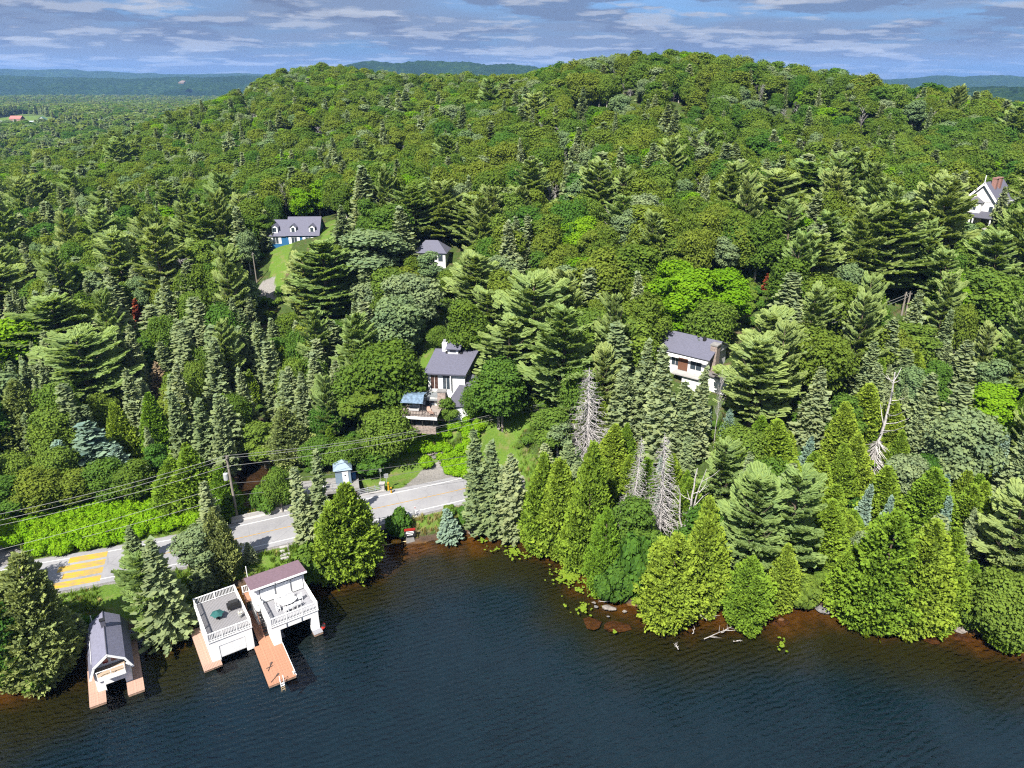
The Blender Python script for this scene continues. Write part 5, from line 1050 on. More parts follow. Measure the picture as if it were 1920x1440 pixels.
for k in range(3):
    dz = [.1, -.55, -1.25][k]; yy = [0, .5, -.5][k]
    wire((P1[0], P1[1] + yy, P1[2] + H1 + dz), tuple(at_y(-40, [972, 984, 993][k] , 76.)), .5, f'{nm[k]} pale power line from the tall pole towards the gravel drive')
    wire((P1[0], P1[1] + yy, P1[2] + H1 + dz), (P2[0], P2[1] + yy * .4, P2[2] + H2 - 2.0 + dz * .55), .9, f'{nm[k]} pale power line crossing from the tall pole to the lawn pole')
    e_ = at_y([1330, 1335, 1340][k], 668, 118.); wire((P2[0], P2[1] + yy * .4, P2[2] + H2 - 2.0 + dz * .55), tuple(e_ + [0, 0, dz * .5]), .8, f'{nm[k]} pale power line from the lawn pole into the dark spruces', m=WIRED if k else WIREM)
for k, (dz, ya, yb) in enumerate(((-4.2, 902, 868), (-6.1, 915, 880))):
    wire((P1[0], P1[1], P1[2] + H1 + dz), tuple(at_y(905, yb - 18, 92.)), .5, f'{["upper", "lower"][k]} thin dark cable from the tall pole over the hut', .028, WIRED)
    wire((P1[0], P1[1], P1[2] + H1 + dz), tuple(at_y(-40, 1040 + 14 * k, 74.)), .4, f'{["upper", "lower"][k]} thin dark cable from the tall pole over the bright thicket', .022, WIREM)
for k in range(2): wire((P5[0], P5[1], P5[2] + H5 - .5 - .6 * k), tuple(at_y(1560, 600 + 6 * k, 112.)), .3, f'{["upper", "lower"][k]} cable running down from the paired old poles', .03, WIREM)
# ------------------------------------------------------------------ forest
NOUN = {'spruce': ('spruce_tree', 'spruce', 'grey-green spruce'), 'blue_spruce': ('blue_spruce_tree', 'blue spruce', 'bluish spruce'), 'pine': ('pine_tree', 'pine', 'soft-needled pine'), 'cedar': ('cedar_tree', 'cedar', 'yellow-green cedar'),
        'dull_cedar': ('dull_cedar_tree', 'cedar', 'dull green shaggy cedar'), 'maple': ('leafy_tree', 'leafy tree', 'mid-green leafy tree'), 'olive': ('olive_green_tree', 'leafy tree', 'olive-green leafy tree'), 'silver': ('silvery_tree', 'leafy tree', 'silvery-green leafy tree'), 'bright': ('bright_green_tree', 'leafy tree', 'bright-green leafy tree'),
        'birch': ('birch_tree', 'birch', 'white-stemmed birch'), 'red': ('dead_conifer', 'dead conifer', 'rusty red dead conifer'), 'tan': ('dead_conifer', 'dead conifer', 'tan brown dead conifer'),
        'dead_spruce': ('dead_spruce', 'dead spruce', 'bare grey dead spruce'), 'snag': ('snag', 'dead tree', 'bleached bare dead tree'), 'bare': ('bare_tree', 'bare tree', 'leafless pale-branched tree'), 'bush': ('bush', 'bush', 'green rounded bush'), 'bright_bush': ('bush', 'bush', 'bright green bush')}
# trees one can point at: kind, x, top, base, width in the photo, (variant), label
A = [
 ('dull_cedar', 78, 1060, 1272, 150, 0, 'large dark shaggy cedar leaning over the lake left of the gambrel boathouse'), ('maple', 12, 1120, 1292, 90, 0, 0), ('maple', 40, 1215, 1290, 90, 2, 0), ('bush', 120, 1205, 1252, 70, 0, 0), ('spruce', 150, 1150, 1196, 34, 1, 0), ('olive', 10, 1070, 1230, 80, 1, 0), ('bush', 135, 1180, 1225, 50, 0, 0), ('bush', 70, 1240, 1284, 90, 2, 0), 
 ('spruce', 322, 1010, 1188, 108, 2, 'large dense dark spruce between the gambrel boathouse and flat boathouse'), ('pine', 300, 1040, 1180, 80, 3, 0), ('spruce', 263, 990, 1064, 46, 0, 'small dark spruce standing alone on the lake verge of the road'), ('silver', 372, 985, 1090, 66, 1, 'thin half-bare silvery tree between road and flat boathouse'), ('spruce', 404, 903, 1006, 46, 3, 'tall thin spruce in front of the white roadside barrier start'), ('dull_cedar', 420, 955, 1080, 62, 1, 0), ('spruce', 390, 1000, 1100, 60, 0, 0),
 ('spruce', 469, 1017, 1052, 30, 0, 'tiny spruce at the road shoulder above the roof decks'), ('bush', 578, 1030, 1096, 74, 0, 'bright rounded bush touching the mauve roofed boathouse'), ('bush', 602, 1050, 1085, 50, 1, 0), ('bush', 700, 1035, 1060, 30, 0, 0),
 ('cedar', 655, 912, 1074, 118, 2, 'huge broad cedar overhanging the lake between mauve boathouse and bridge'), ('spruce', 607, 845, 1012, 44, 3, 'taller of two thin sparse spruces by the road near the hut'), ('spruce', 578, 872, 1016, 48, 3, 'shorter of two thin sparse spruces by the road near the hut'),
 ('cedar', 372, 845, 962, 80, 0, 0), ('cedar', 335, 865, 960, 70, 1, 0), ('birch', 310, 838, 930, 50, 0, 0), ('maple', 25, 895, 975, 80, 1, 0), ('olive', 88, 880, 968, 84, 0, 0), ('olive', 150, 885, 958, 70, 1, 0), ('maple', 212, 858, 950, 80, 0, 0), ('olive', 265, 862, 952, 70, 1, 0), ('maple', 45, 850, 930, 80, 2, 0), ('maple', 120, 840, 930, 80, 0, 0),
 ('cedar', 425, 880, 968, 60, 1, 0), ('maple', 530, 880, 962, 60, 2, 'leafy clump at the muddy creek bend by the white barrier'), ('bush', 500, 915, 962, 50, 0, 0),
 ('blue_spruce', 185, 795, 905, 110, 0, 0), ('blue_spruce', 135, 825, 915, 80, 1, 0), ('blue_spruce', 235, 835, 915, 70, 0, 0), ('cedar', 309, 742, 862, 54, 1, 'bright narrow column-shaped cedar at the edge of a dark gap'), ('spruce', 350, 733, 872, 50, 0, 0), ('spruce', 398, 748, 878, 56, 1, 0), ('spruce', 430, 745, 885, 50, 0, 0), ('cedar', 242, 760, 870, 46, 1, 0), ('olive', 205, 742, 830, 70, 0, 0),
 ('tan', 303, 680, 752, 48, 0, 'tan brown dead conifer above the bright column-shaped cedar'), ('red', 262, 561, 622, 20, 0, 'thin rusty red dead conifer left of the big pale pine slope'), ('spruce', 266, 608, 745, 46, 1, 0),
 ('pine', 182, 628, 776, 185, 2, 'very wide pale-green pine right of a bright round tree, left slope'), ('pine', 130, 558, 690, 150, 0, 0), ('pine', 22, 500, 628, 120, 2, 0), ('bright', 40, 596, 720, 130, 0, 'bright round tree at the left picture edge beside the wide pine'), ('dull_cedar', 62, 715, 850, 96, 0, 0), ('maple', 15, 740, 870, 70, 0, 0), ('olive', 170, 570, 660, 90, 0, 0),
 ('spruce', 418, 636, 792, 58, 1, 0), ('spruce', 470, 690, 815, 50, 0, 0), ('spruce', 522, 640, 800, 50, 3, 0), ('spruce', 572, 700, 836, 64, 2, 0), ('spruce', 600, 660, 800, 66, 0, 0), ('dull_cedar', 546, 765, 872, 74, 0, 0), ('spruce', 497, 600, 742, 52, 1, 0), ('spruce', 545, 700, 830, 50, 1, 0), ('spruce', 462, 610, 720, 46, 0, 0), ('maple', 500, 790, 880, 70, 1, 0),
 ('olive', 735, 635, 790, 140, 2, 'wide olive-green tree pressing against the left side of the split-level house'), ('maple', 682, 680, 800, 96, 0, 0), ('birch', 690, 730, 845, 66, 1, 'brownish birch with forked pale stem below the olive tree'), ('maple', 730, 768, 874, 96, 2, 'dark round tree beside the bright hedge and creek hut'), ('maple', 650, 828, 885, 80, 2, 0), ('maple', 600, 820, 884, 60, 0, 0), ('bush', 700, 850, 884, 80, 2, 0),
 ('pine', 1002, 520, 728, 150, 2, 'tallest broad pine behind the lawn pole'), ('pine', 955, 600, 742, 110, 1, 0), ('pine', 915, 545, 672, 90, 0, 0), ('olive', 877, 553, 690, 74, 1, 0), ('silver', 750, 540, 690, 100, 0, 0), ('maple', 725, 620, 690, 66, 2, 0), 
 ('maple', 935, 672, 800, 100, 0, 'round green tree right of the split-level house'), ('maple', 890, 724, 786, 50, 2, 0), ('maple', 843, 742, 800, 40, 1, 'small green tree before the pink stone chimney'), ('maple', 822, 612, 660, 40, 2, 0),
 ('pine', 620, 452, 610, 130, 1, 0), ('pine', 580, 480, 610, 100, 2, 0), ('silver', 705, 420, 545, 130, 1, 0), ('pine', 778, 348, 456, 90, 2, 0), ('pine', 832, 342, 458, 84, 0, 0), ('pine', 880, 370, 470, 80, 1, 0), ('spruce', 641, 386, 462, 46, 2, 0), ('pine', 888, 480, 606, 100, 0, 0), ('silver', 770, 500, 640, 100, 0, 0), ('olive', 770, 500, 560, 60, 0, 0), ('olive', 845, 505, 560, 60, 1, 0), ('silver', 806, 466, 552, 44, 1, 0), ('olive', 780, 480, 545, 50, 0, 0),
 ('spruce', 502, 395, 470, 30, 3, 0), ('birch', 500, 400, 470, 36, 1, 'white-stemmed birch against the left end of the blue house'),
 ('olive', 1130, 468, 600, 120, 0, 0), ('olive', 1180, 452, 580, 100, 1, 0), ('bright', 1247, 478, 610, 84, 0, 0), ('bright', 1290, 500, 640, 110, 0, 0), ('maple', 1100, 572, 700, 104, 0, 0), ('bright', 1252, 578, 645, 84, 0, 'glowing lime-green tree directly behind the right grey-roofed house'), ('bright', 1360, 500, 620, 90, 0, 0), ('maple', 1320, 560, 660, 90, 2, 0), ('red', 1433, 512, 548, 12, 0, 'slender rust-coloured dead conifer among bright leafy trees'),
 ('pine', 1440, 322, 442, 120, 2, 'strongly layered pine standing above the others in mid slope'), ('pine', 1500, 305, 410, 110, 0, 0), ('pine', 1642, 380, 562, 150, 1, 'great dark layered pine above the paired old poles'), ('pine', 1592, 388, 560, 110, 0, 0), ('pine', 1510, 440, 570, 110, 1, 0), ('olive', 1542, 512, 640, 124, 2, 0), ('olive', 1522, 612, 745, 124, 2, 0), ('pine', 1437, 585, 720, 110, 0, 0), ('pine', 1405, 640, 800, 130, 3, 'wide dark pine right beside the right grey-roofed house'), ('silver', 1690, 350, 470, 90, 0, 0), ('maple', 1700, 600, 700, 90, 1, 0), ('spruce', 1690, 545, 690, 80, 2, 'broad bluish spruce directly below the paired old poles'), ('maple', 1830, 500, 640, 110, 0, 0), ('spruce', 1785, 320, 420, 46, 1, 0), ('spruce', 1868, 350, 430, 46, 2, 0), ('spruce', 1905, 330, 420, 46, 0, 0),
 ('spruce', 1195, 640, 815, 74, 2, 0), ('spruce', 1238, 650, 862, 76, 0, 0), ('spruce', 1296, 690, 852, 74, 2, 0), ('spruce', 1270, 715, 862, 60, 1, 0), ('spruce', 1160, 690, 830, 60, 1, 0), ('maple', 1030, 760, 860, 70, 1, 0), ('silver', 1045, 770, 860, 60, 1, 0),
 ('dead_spruce', 1101, 688, 862, 92, 0, 'bare grey dead spruce highest of the three near the power line'), ('dead_spruce', 1181, 826, 1000, 62, 1, 'slimmer dead grey spruce beside the widest dead one'), ('dead_spruce', 1236, 816, 1012, 84, 0, 'widest dead grey spruce in the middle of the shore wood'), ('dead_spruce', 1168, 930, 1066, 62, 1, 'short dead grey spruce draping toward the lake'), ('snag', 1275, 878, 1008, 60, 2, 'white forked bare snag right beside the widest dead spruce'), ('snag', 1632, 700, 876, 60, 1, 'tall leaning white snag with tangled dead twigs at its foot'), ('bare', 1336, 680, 850, 30, 0, 0),
 ('cedar', 1012, 862, 1030, 84, 0, 0), ('cedar', 1052, 868, 1042, 84, 1, 0), ('cedar', 1100, 840, 1062, 84, 0, 0), ('cedar', 1130, 960, 1112, 70, 2, 0), ('cedar', 1020, 940, 1034, 70, 2, 0), ('cedar', 1078, 940, 1050, 70, 2, 0), ('cedar', 1146, 800, 900, 60, 1, 0), ('bush', 1150, 1060, 1130, 70, 0, 0), ('bush', 1185, 1010, 1120, 70, 0, 0), ('maple', 1190, 930, 1075, 80, 1, 0),
 ('cedar', 1246, 1004, 1166, 116, 2, 'broad rounded cedar leaning over the orange shallows'), ('cedar', 1312, 945, 1142, 84, 0, 0), ('cedar', 1390, 1046, 1170, 96, 2, 'egg-shaped yellow cedar standing forward in the water margin'), ('cedar', 1457, 1024, 1140, 66, 0, 0), ('cedar', 1632, 958, 1168, 130, 2, 0), ('cedar', 1692, 975, 1172, 110, 0, 0), ('cedar', 1752, 1000, 1168, 90, 0, 0), ('cedar', 1588, 1030, 1150, 80, 1, 0), ('bush', 1500, 1085, 1142, 60, 2, 0), ('bush', 1335, 1115, 1150, 40, 0, 0), ('maple', 1855, 1075, 1206, 120, 2, 'bluish-green drooping tree at the far right water margin'), ('cedar', 1880, 1140, 1212, 90, 2, 0), ('bush', 1800, 1130, 1186, 50, 2, 0), ('cedar', 1540, 940, 1060, 70, 1, 0), ('cedar', 1520, 860, 980, 70, 0, 0), ('cedar', 1450, 795, 925, 84, 1, 0), ('maple', 1380, 800, 900, 100, 2, 0), ('cedar', 1650, 880, 1000, 70, 1, 0), ('cedar', 1720, 880, 1010, 90, 0, 0),
 ('pine', 1400, 895, 1094, 130, 0, 'full pale-green pine near the shore left of a like neighbour'), ('pine', 1470, 885, 1086, 116, 1, 'slightly narrower pale-green pine near the shore beside its like neighbour'), ('pine', 1880, 925, 1092, 140, 2, 'yellowish layered pine at the right edge above the shore'), ('pine', 1340, 830, 980, 90, 0, 0),
 ('spruce', 925, 828, 988, 82, 2, 0), ('spruce', 965, 845, 1002, 76, 0, 0), ('spruce', 893, 808, 992, 58, 1, 'spruce cutting off the road at the head of the bay'), ('spruce', 945, 880, 1004, 60, 2, 0), ('blue_spruce', 843, 953, 1012, 48, 0, 'small perfect blue spruce on the bare bank by the notice board'), ('bush', 750, 958, 1012, 46, 0, 'feathery green bush at the corner of the bridge'), 
 ('blue_spruce', 1603, 908, 1015, 42, 1, 0), ('blue_spruce', 1642, 932, 1048, 44, 0, 0), ('blue_spruce', 1757, 932, 1036, 40, 1, 0), ('blue_spruce', 1508, 818, 884, 36, 0, 0), ('blue_spruce', 1088, 912, 985, 24, 1, 0), ('blue_spruce', 1860, 815, 895, 40, 0, 0), ('silver', 1780, 758, 935, 124, 0, 'large pale-green rounded tree above the right shore cedars'), ('maple', 1720, 850, 940, 70, 0, 0), ('spruce', 1700, 740, 880, 70, 2, 0), ('spruce', 1780, 640, 770, 100, 2, 0), ('bright', 1850, 720, 840, 90, 0, 0), ('spruce', 1520, 690, 830, 90, 2, 0), ('cedar', 1570, 760, 880, 60, 1, 0),
 ('pine', 1567, 127, 168, 34, 1, 'lone dark pine sticking up on the right skyline'), ('spruce', 1275, 92, 140, 14, 0, 0), ('spruce', 1292, 92, 140, 14, 1, 0), ('pine', 1205, 102, 150, 22, 0, 0), ('pine', 1110, 104, 150, 26, 0, 0), ('pine', 1080, 108, 150, 20, 0, 0), ('pine', 1150, 106, 150, 22, 0, 0), ('maple', 1490, 118, 160, 28, 0, 0), ('maple', 1440, 118, 160, 30, 0, 0), ('bare', 1105, 132, 162, 22, 0, 0), ('bare', 1170, 150, 176, 18, 1, 0), ('bare', 1258, 172, 204, 22, 2, 0), ('bare', 1320, 178, 206, 30, 0, 0), ('bare', 1402, 150, 186, 44, 1, 0), ('bare', 1492, 186, 226, 30, 2, 0), ('bare', 1466, 200, 240, 18, 0, 0), ('bare', 1384, 248, 275, 14, 1, 0), ('bare', 1606, 242, 278, 18, 2, 0), ('bare', 1000, 270, 330, 40, 0, 0), ('bare', 1060, 280, 320, 18, 1, 0), ('bare', 1140, 380, 470, 46, 2, 0), ('bare', 1262, 400, 480, 34, 0, 0), ('bare', 1040, 340, 380, 30, 1, 0), ('bare', 1150, 130, 160, 16, 2, 0), ('bare', 1180, 165, 190, 20, 0, 0), ('bare', 240, 240, 280, 20, 1, 0), ('bare', 385, 225, 260, 24, 2, 0), ('bare', 480, 210, 240, 16, 0, 0), ('bare', 560, 150, 172, 20, 1, 0), ('bare', 600, 235, 268, 22, 2, 0), ('bare', 760, 270, 300, 16, 0, 0), ('bare', 850, 230, 262, 26, 1, 0), ('bare', 175, 245, 275, 30, 2, 0), ('bare', 345, 480, 530, 60, 0, 0), ('bare', 540, 330, 420, 20, 1, 0), ('bare', 1500, 262, 300, 14, 2, 0), ('bare', 1300, 330, 370, 30, 0, 0), ('bare', 1705, 230, 262, 14, 1, 0), ('bare', 1745, 205, 240, 16, 2, 0), ('bare', 940, 330, 370, 20, 0, 0), ('bare', 330, 400, 440, 40, 1, 0), ('spruce', 455, 143, 172, 10, 0, 'single spruce tip on the left shoulder skyline'),
]
TREES = []                       # kind, variant, pos, height, radius, label, fixed
for kd, px, top, bas, wpx, var, lab in A:
    p = on_ground(px, bas)
    if p[2] < .1: p[2] = .05
    dep = proj(*p)[2]; hgt = 3.
    for hgt in np.arange(.8, 34, .1):
        if proj(p[0], p[1], p[2] + hgt)[1] <= top: break
    rad = wpx * dep / FPX / 2
    TREES.append((kd, var, p, hgt, rad, lab, True))
# fill: jittered positions, kind by place
CLEAR = [([(775, 635), (900, 640), (905, 740), (880, 800), (775, 792)], 104), ([(1225, 612), (1350, 620), (1345, 700), (1290, 712), (1225, 668)], 107), ([(498, 408), (600, 408), (600, 470), (500, 470)], 163), ([(486, 534), (522, 534), (520, 556), (486, 556)], 150), ([(490, 500), (560, 468), (562, 510), (525, 545)], 165), ([(1795, 320), (1888, 320), (1884, 405), (1805, 410)], 178), ([(780, 457), (800, 457), (800, 470), (780, 470)], 152), ([(822, 466), (840, 466), (840, 488), (822, 488)], 152), ([(755, 770), (800, 775), (870, 790), (875, 870), (825, 850), (755, 800)], 106), ([(860, 775), (1000, 768), (1005, 800), (880, 818)], 106), ([(670, 900), (770, 850), (872, 860), (872, 960), (640, 960)], 100), ([(625, 848), (685, 848), (685, 920), (560, 925)], 99), ([(470, 868), (512, 868), (512, 960), (448, 970)], 95), ([(425, 845), (452, 845), (458, 980), (430, 980)], 84), ([(0, 1055), (430, 968), (700, 930), (872, 890), (872, 960), (560, 1030), (0, 1130)], 90), ([(10, 958), (392, 945), (392, 1000), (10, 1052)], 86), ([(1685, 535), (1712, 535), (1712, 592), (1685, 592)], 134), ([(475, 470), (490, 470), (490, 535), (475, 535)], 155), ([(936, 752), (948, 752), (948, 806), (936, 806)], 103), ([(600, 400), (655, 400), (655, 425), (600, 440)], 172)]
CLEARP = [(np.array(c, float), y) for c, y in CLEAR]
FIX = np.array([(t_[2][0], t_[2][1], t_[4]) for t_ in TREES])
# sight points of the pointed-at trees, kept free of nearer fill
SP = []
for kd, var, p, hgt, rad, lab, fx in TREES:
    lo_ = .75 if p[1] > 200 and kd not in ('red',) else .6 if kd == 'bare' else .08 if kd in ('dead_spruce', 'snag', 'red', 'tan') else (.45 if not lab else .3)
    for f in np.linspace(lo_, .97, 6): a, b_, d_ = proj(p[0], p[1], p[2] + hgt * f); SP.append((a, b_, d_))
SP = np.array(SP)
KNOT = px_poly([(8, 985), (30, 958), (395, 940), (390, 975), (250, 1012), (60, 1046), (25, 1030)], 2.1)
HEDGE = [px_poly([(757, 800), (800, 775), (822, 800), (800, 838), (775, 825)], 6.), px_poly([(822, 800), (905, 805), (880, 866), (838, 852), (815, 830)], 5.2)]
BANK = px_poly([(735, 975), (740, 955), (875, 930), (880, 1002), (760, 1016)], 1.2)
NOGO = [BANK] + LAWNS + GRAVELS + [KNOT] + HEDGE + [px_poly([(770, 800), (770, 640), (910, 640), (915, 790)], 10.), px_poly([(1215, 720), (1215, 610), (1370, 600), (1400, 700), (1300, 740)], 15.), px_poly([(495, 480), (495, 425), (625, 415), (625, 480)], 25.), px_poly([(775, 500), (775, 465), (845, 465), (845, 500)], 23.5), px_poly([(1808, 405), (1812, 385), (1872, 380), (1878, 405)], 28.)]
def kind_at(px, py, d, rg):
    """what grows where"""
    u = rg.random()
    if py < 400:
        # stands of one kind
        q = math.sin(px * .021 + 1.7 * math.sin(py * .05)) * math.cos(py * .071 + px * .006)
        if q > .55 and rg.random() < .5: return 'spruce' if rg.random() < .55 else 'silver'
        if q < -.6 and rg.random() < .5: return 'olive' if rg.random() < .6 else 'bright'
    if d < 5 and px > 880: return 'cedar' if u < .8 else ('bush' if u < .9 else 'spruce')
    if py > 740 and px > 1000:
        return 'cedar' if u < .48 else 'spruce' if u < .70 else 'pine' if u < .80 else 'maple' if u < .90 else 'blue_spruce' if u < .95 else 'silver'
    if py > 560 and px < 740: return 'spruce' if u < .62 else 'pine' if u < .68 else 'maple' if u < .82 else 'olive' if u < .88 else 'cedar' if u < .96 else 'silver'
    if py > 560 and px < 1080: return 'pine' if u < .30 else 'maple' if u < .55 else 'spruce' if u < .80 else 'olive' if u < .92 else 'silver'
    if py > 560: return 'spruce' if u < .34 else 'pine' if u < .56 else 'maple' if u < .70 else 'olive' if u < .80 else 'bright' if u < .86 else 'cedar' if u < .94 else 'silver'
    if py > 380:
        if 1000 < px < 1430: return 'olive' if u < .44 else 'maple' if u < .62 else 'bright' if u < .76 else 'spruce' if u < .84 else 'silver' if u < .90 else 'pine' if u < .94 else 'birch'
        if px >= 1430: return 'pine' if u < .36 else 'maple' if u < .58 else 'olive' if u < .70 else 'spruce' if u < .86 else 'silver' if u < .93 else 'bright'
        return 'maple' if u < .30 else 'spruce' if u < .52 else 'olive' if u < .64 else 'silver' if u < .78 else 'pine' if u < .92 else 'bright' if u < .96 else 'birch'
    if py < 165 and px > 900 and u > .80: u = rg.random() * .75
    if py > 170 or px > 960: return 'olive' if u < .36 else 'maple' if u < .66 else 'silver' if u < .75 else 'spruce' if u < .895 else 'bright' if u < .92 else 'birch' if u < .955 else 'pine' if u < .965 else 'bare'
    return 'olive' if u < .30 else 'maple' if u < .62 else 'spruce' if u < .88 else 'silver'
HR = {'spruce': (8.5, 14.5, .20), 'blue_spruce': (4, 8, .24), 'pine': (12, 18.5, .25), 'cedar': (5, 9.5, .27), 'maple': (8, 13, .33), 'olive': (8.5, 13.5, .32), 'silver': (8.5, 13, .28), 'bright': (7.5, 12, .33), 'birch': (9, 13, .21), 'bush': (1.5, 3, .65), 'bare': (8, 12, .2)}
rg = np.random.default_rng(5)
def fill(y0, y1, step, wid=.86):
    Y = np.arange(y0, y1, step * .92); out = []
    for j, y in enumerate(Y):
        n = int(2 * wid * y / step) + 2; X = -wid * y + (np.arange(n) + .5 * (j % 2)) * step; out.append(np.c_[X, np.full(n, y)])
    P = np.vstack(out); P += rg.uniform(-.42, .42, P.shape) * step; return P
Pn = np.vstack([fill(52, 132, 3.3, 1.0), fill(132, 260, 4.2, .90), fill(260, 500, 5.4, .86)]); Pf = np.vstack([fill(500, 1500, 10.5, .80), fill(1500, 2700, 19, .76)])
def screen(P, margin=0.):
    d = shore_d(P[:, 0], P[:, 1]); ok = (d > .9 + margin) & (seg_dist(P[:, 0], P[:, 1], ROADC) > 6.4) & (seg_dist(P[:, 0], P[:, 1], CREEK) > 3.6)
    for q in NOGO: ok &= ~inside(P[:, 0], P[:, 1], q)
    return ok, d
ok, dn = screen(Pn); Pn = Pn[ok]; dn = dn[ok]; Zn = ground(Pn[:, 0], Pn[:, 1])
px_, py_, dp_ = proj(Pn[:, 0], Pn[:, 1], Zn + 6)
BRM = px_poly([(-200, 1500), (-200, 1040), (60, 1060), (430, 1000), (700, 950), (730, 1040), (640, 1090), (0, 1330)], 1.5)
side = inside(Pn[:, 0], Pn[:, 1], BRM)
for i in range(len(Pn)):
    x, y, z = Pn[i, 0], Pn[i, 1], Zn[i]
    if side[i] and px_[i] > 0: continue
    kd = kind_at(px_[i], py_[i], dn[i], rg)
    a, b_, k = HR[kd]; hgt = rg.uniform(a, b_) * (.8 if dn[i] < 8 else 1.); rad = hgt * k * (rg.uniform(.8, 1.6) if kd == 'spruce' else rg.uniform(.72, 1.28))
    if y > 215: hgt = hgt * .9 if kd not in ('pine', 'spruce') else hgt * (.75 if py_[i] < 190 else .92); rad *= 1. if kd != 'spruce' else .8
    if np.any(np.hypot(FIX[:, 0] - x, FIX[:, 1] - y) < .62 * (FIX[:, 2] + rad)) : continue
    hide = False
    zz = z + hgt * np.array([.15, .4, .65, .9, 1.0]); ww = rad * np.array([.8, .9, .75, .4, .1])
    qx, qy, qd = proj(np.full(5, x), np.full(5, y), zz); hw = ww * FPX / qd
    for c, cyy in CLEARP:
        if y < cyy and np.any(inside(np.r_[qx, qx - hw, qx + hw], np.r_[qy, qy, qy], c)): hide = True; break
    if hide:
        # try a low shrub instead
        kd = 'bush'; hgt = rg.uniform(1.2, 2.2); rad = hgt * .7; qx, qy, qd = proj(np.full(2, x), np.full(2, y), z + hgt * np.array([.3, 1.])); hw = rad * FPX / qd
        if any(y < cyy and np.any(inside(np.r_[qx, qx - hw, qx + hw], np.r_[qy, qy, qy], c)) for c, cyy in CLEARP): continue
    else:
        # do not stand in front of a pointed-at tree
        m_ = (SP[:, 2] > qd[2] + 1.) & (SP[:, 1] > qy[4] - 4) & (SP[:, 1] < qy[0])
        if m_.any():
            f = (qy[0] - SP[m_, 1]) / (qy[0] - qy[4] + 1e-6); lim = rad * FPX / qd[2] * np.clip(1.05 - f * .7, .3, 1)
            if np.any(np.abs(SP[m_, 0] - qx[2]) < lim): 
                kd = 'bush'; hgt = rg.uniform(1., 2.); rad = hgt * .75
    TREES.append((kd, int(rg.integers(0, 9)), np.array([x, y, z]), hgt, rad, 0, False))
print('near trees', len(TREES), 'T', round(time.time() - T0, 1))
# visible size of every tree: a coarse picture, nearest tree wins
SW, SH = 640, 480; zb = np.full((SH, SW), 1e9, np.float32); ib = np.full((SH, SW), -1, np.int32)
# the ground hides what stands behind a crest
for i, (kd, var, p, hgt, rad, lab, fx) in enumerate(TREES):
    a = proj(*p); b_ = proj(p[0], p[1], p[2] + hgt); xw = rad * FPX / a[2] / 3 * .9; x0, x1 = (a[0] / 3 - xw), (a[0] / 3 + xw); y0, y1 = b_[1] / 3, a[1] / 3
    X0, X1, Y0, Y1 = max(0, int(x0)), min(SW, int(x1) + 1), max(0, int(y0)), min(SH, int(y1) + 1)
    if X0 >= X1 or Y0 >= Y1: continue
    yy, xx = np.mgrid[Y0:Y1, X0:X1]; f = (yy + .5 - y0) / max(1e-3, y1 - y0); half = xw * (np.clip(f * 1.05 + .08, 0, 1) if kd in ('spruce', 'blue_spruce', 'cedar', 'tan', 'red', 'dead_spruce') else np.sqrt(np.clip(1 - (2 * f - 1) ** 2, 0, 1)))
    m_ = (np.abs(xx + .5 - a[0] / 3) < half + .3) & (zb[Y0:Y1, X0:X1] > a[2]); zb[Y0:Y1, X0:X1][m_] = a[2]; ib[Y0:Y1, X0:X1][m_] = i
vis = np.bincount(ib[ib >= 0], minlength=len(TREES))
CAP = {'leafy tree': 290}
single = set(); byk = {}
for i in np.argsort(-vis):
    nm = NOUN[TREES[i][0]][0]
    if TREES[i][6] or (vis[i] >= 14 and byk.get(nm, 0) < 230): single.add(int(i)); byk[nm] = byk.get(nm, 0) + 1
print('single', len(single), byk)
# labels: each says which one, by its neighbours and its order beside a landmark
LM = [('the split-level house', 845, 700), ('the blue house', 550, 440), ('the grey-roofed right house', 1285, 660), ('the hip-roofed cottage', 808, 475), ('the white gabled house', 1845, 365), ('the tall utility pole', 440, 915), ('the pale blue hut', 645, 890), ('the gambrel boathouse', 205, 1220), ('the flat roof deck', 420, 1160), ('the mauve boathouse roof', 520, 1085), ('the notice board', 769, 1000), ('the lawn pole', 942, 780), ('the forked snag', 1275, 940), ('the tall leaning snag', 1635, 790), ('the widest dead spruce', 1236, 910), ('the uppermost dead spruce', 1101, 770), ('the paired old poles', 1694, 565), ('the yellow road crossing', 140, 1070), ('the rusty red conifer', 262, 590), ('the tan dead conifer', 303, 715), ('the layered mid-slope pine', 1440, 380), ('the lone skyline pine', 1567, 148), ('the right hilltop', 1270, 110), ('the left shoulder crest', 560, 135), ('the far warehouse', 25, 230), ('the egg-shaped shore cedar', 1390, 1110), ('the wide pale pine', 182, 700)]
LMP = np.array([(a, b) for _, a, b in LM], float)
def ordinal(n):
    w_ = ['nearest', 'second nearest', 'third nearest', 'fourth nearest', 'fifth nearest', 'sixth nearest', 'seventh nearest', 'eighth nearest', 'ninth nearest', 'tenth nearest', 'eleventh nearest', 'twelfth nearest', 'thirteenth nearest', 'fourteenth nearest', 'fifteenth nearest', 'sixteenth nearest', 'seventeenth nearest', 'eighteenth nearest', 'nineteenth nearest', 'twentieth nearest']
    return w_[n] if n < 20 else f'{n + 1}th nearest' if (n + 1) % 10 not in (1, 2, 3) else f'{n + 1}{["st", "nd", "rd"][(n + 1) % 10 - 1]} nearest'
buckets = {}
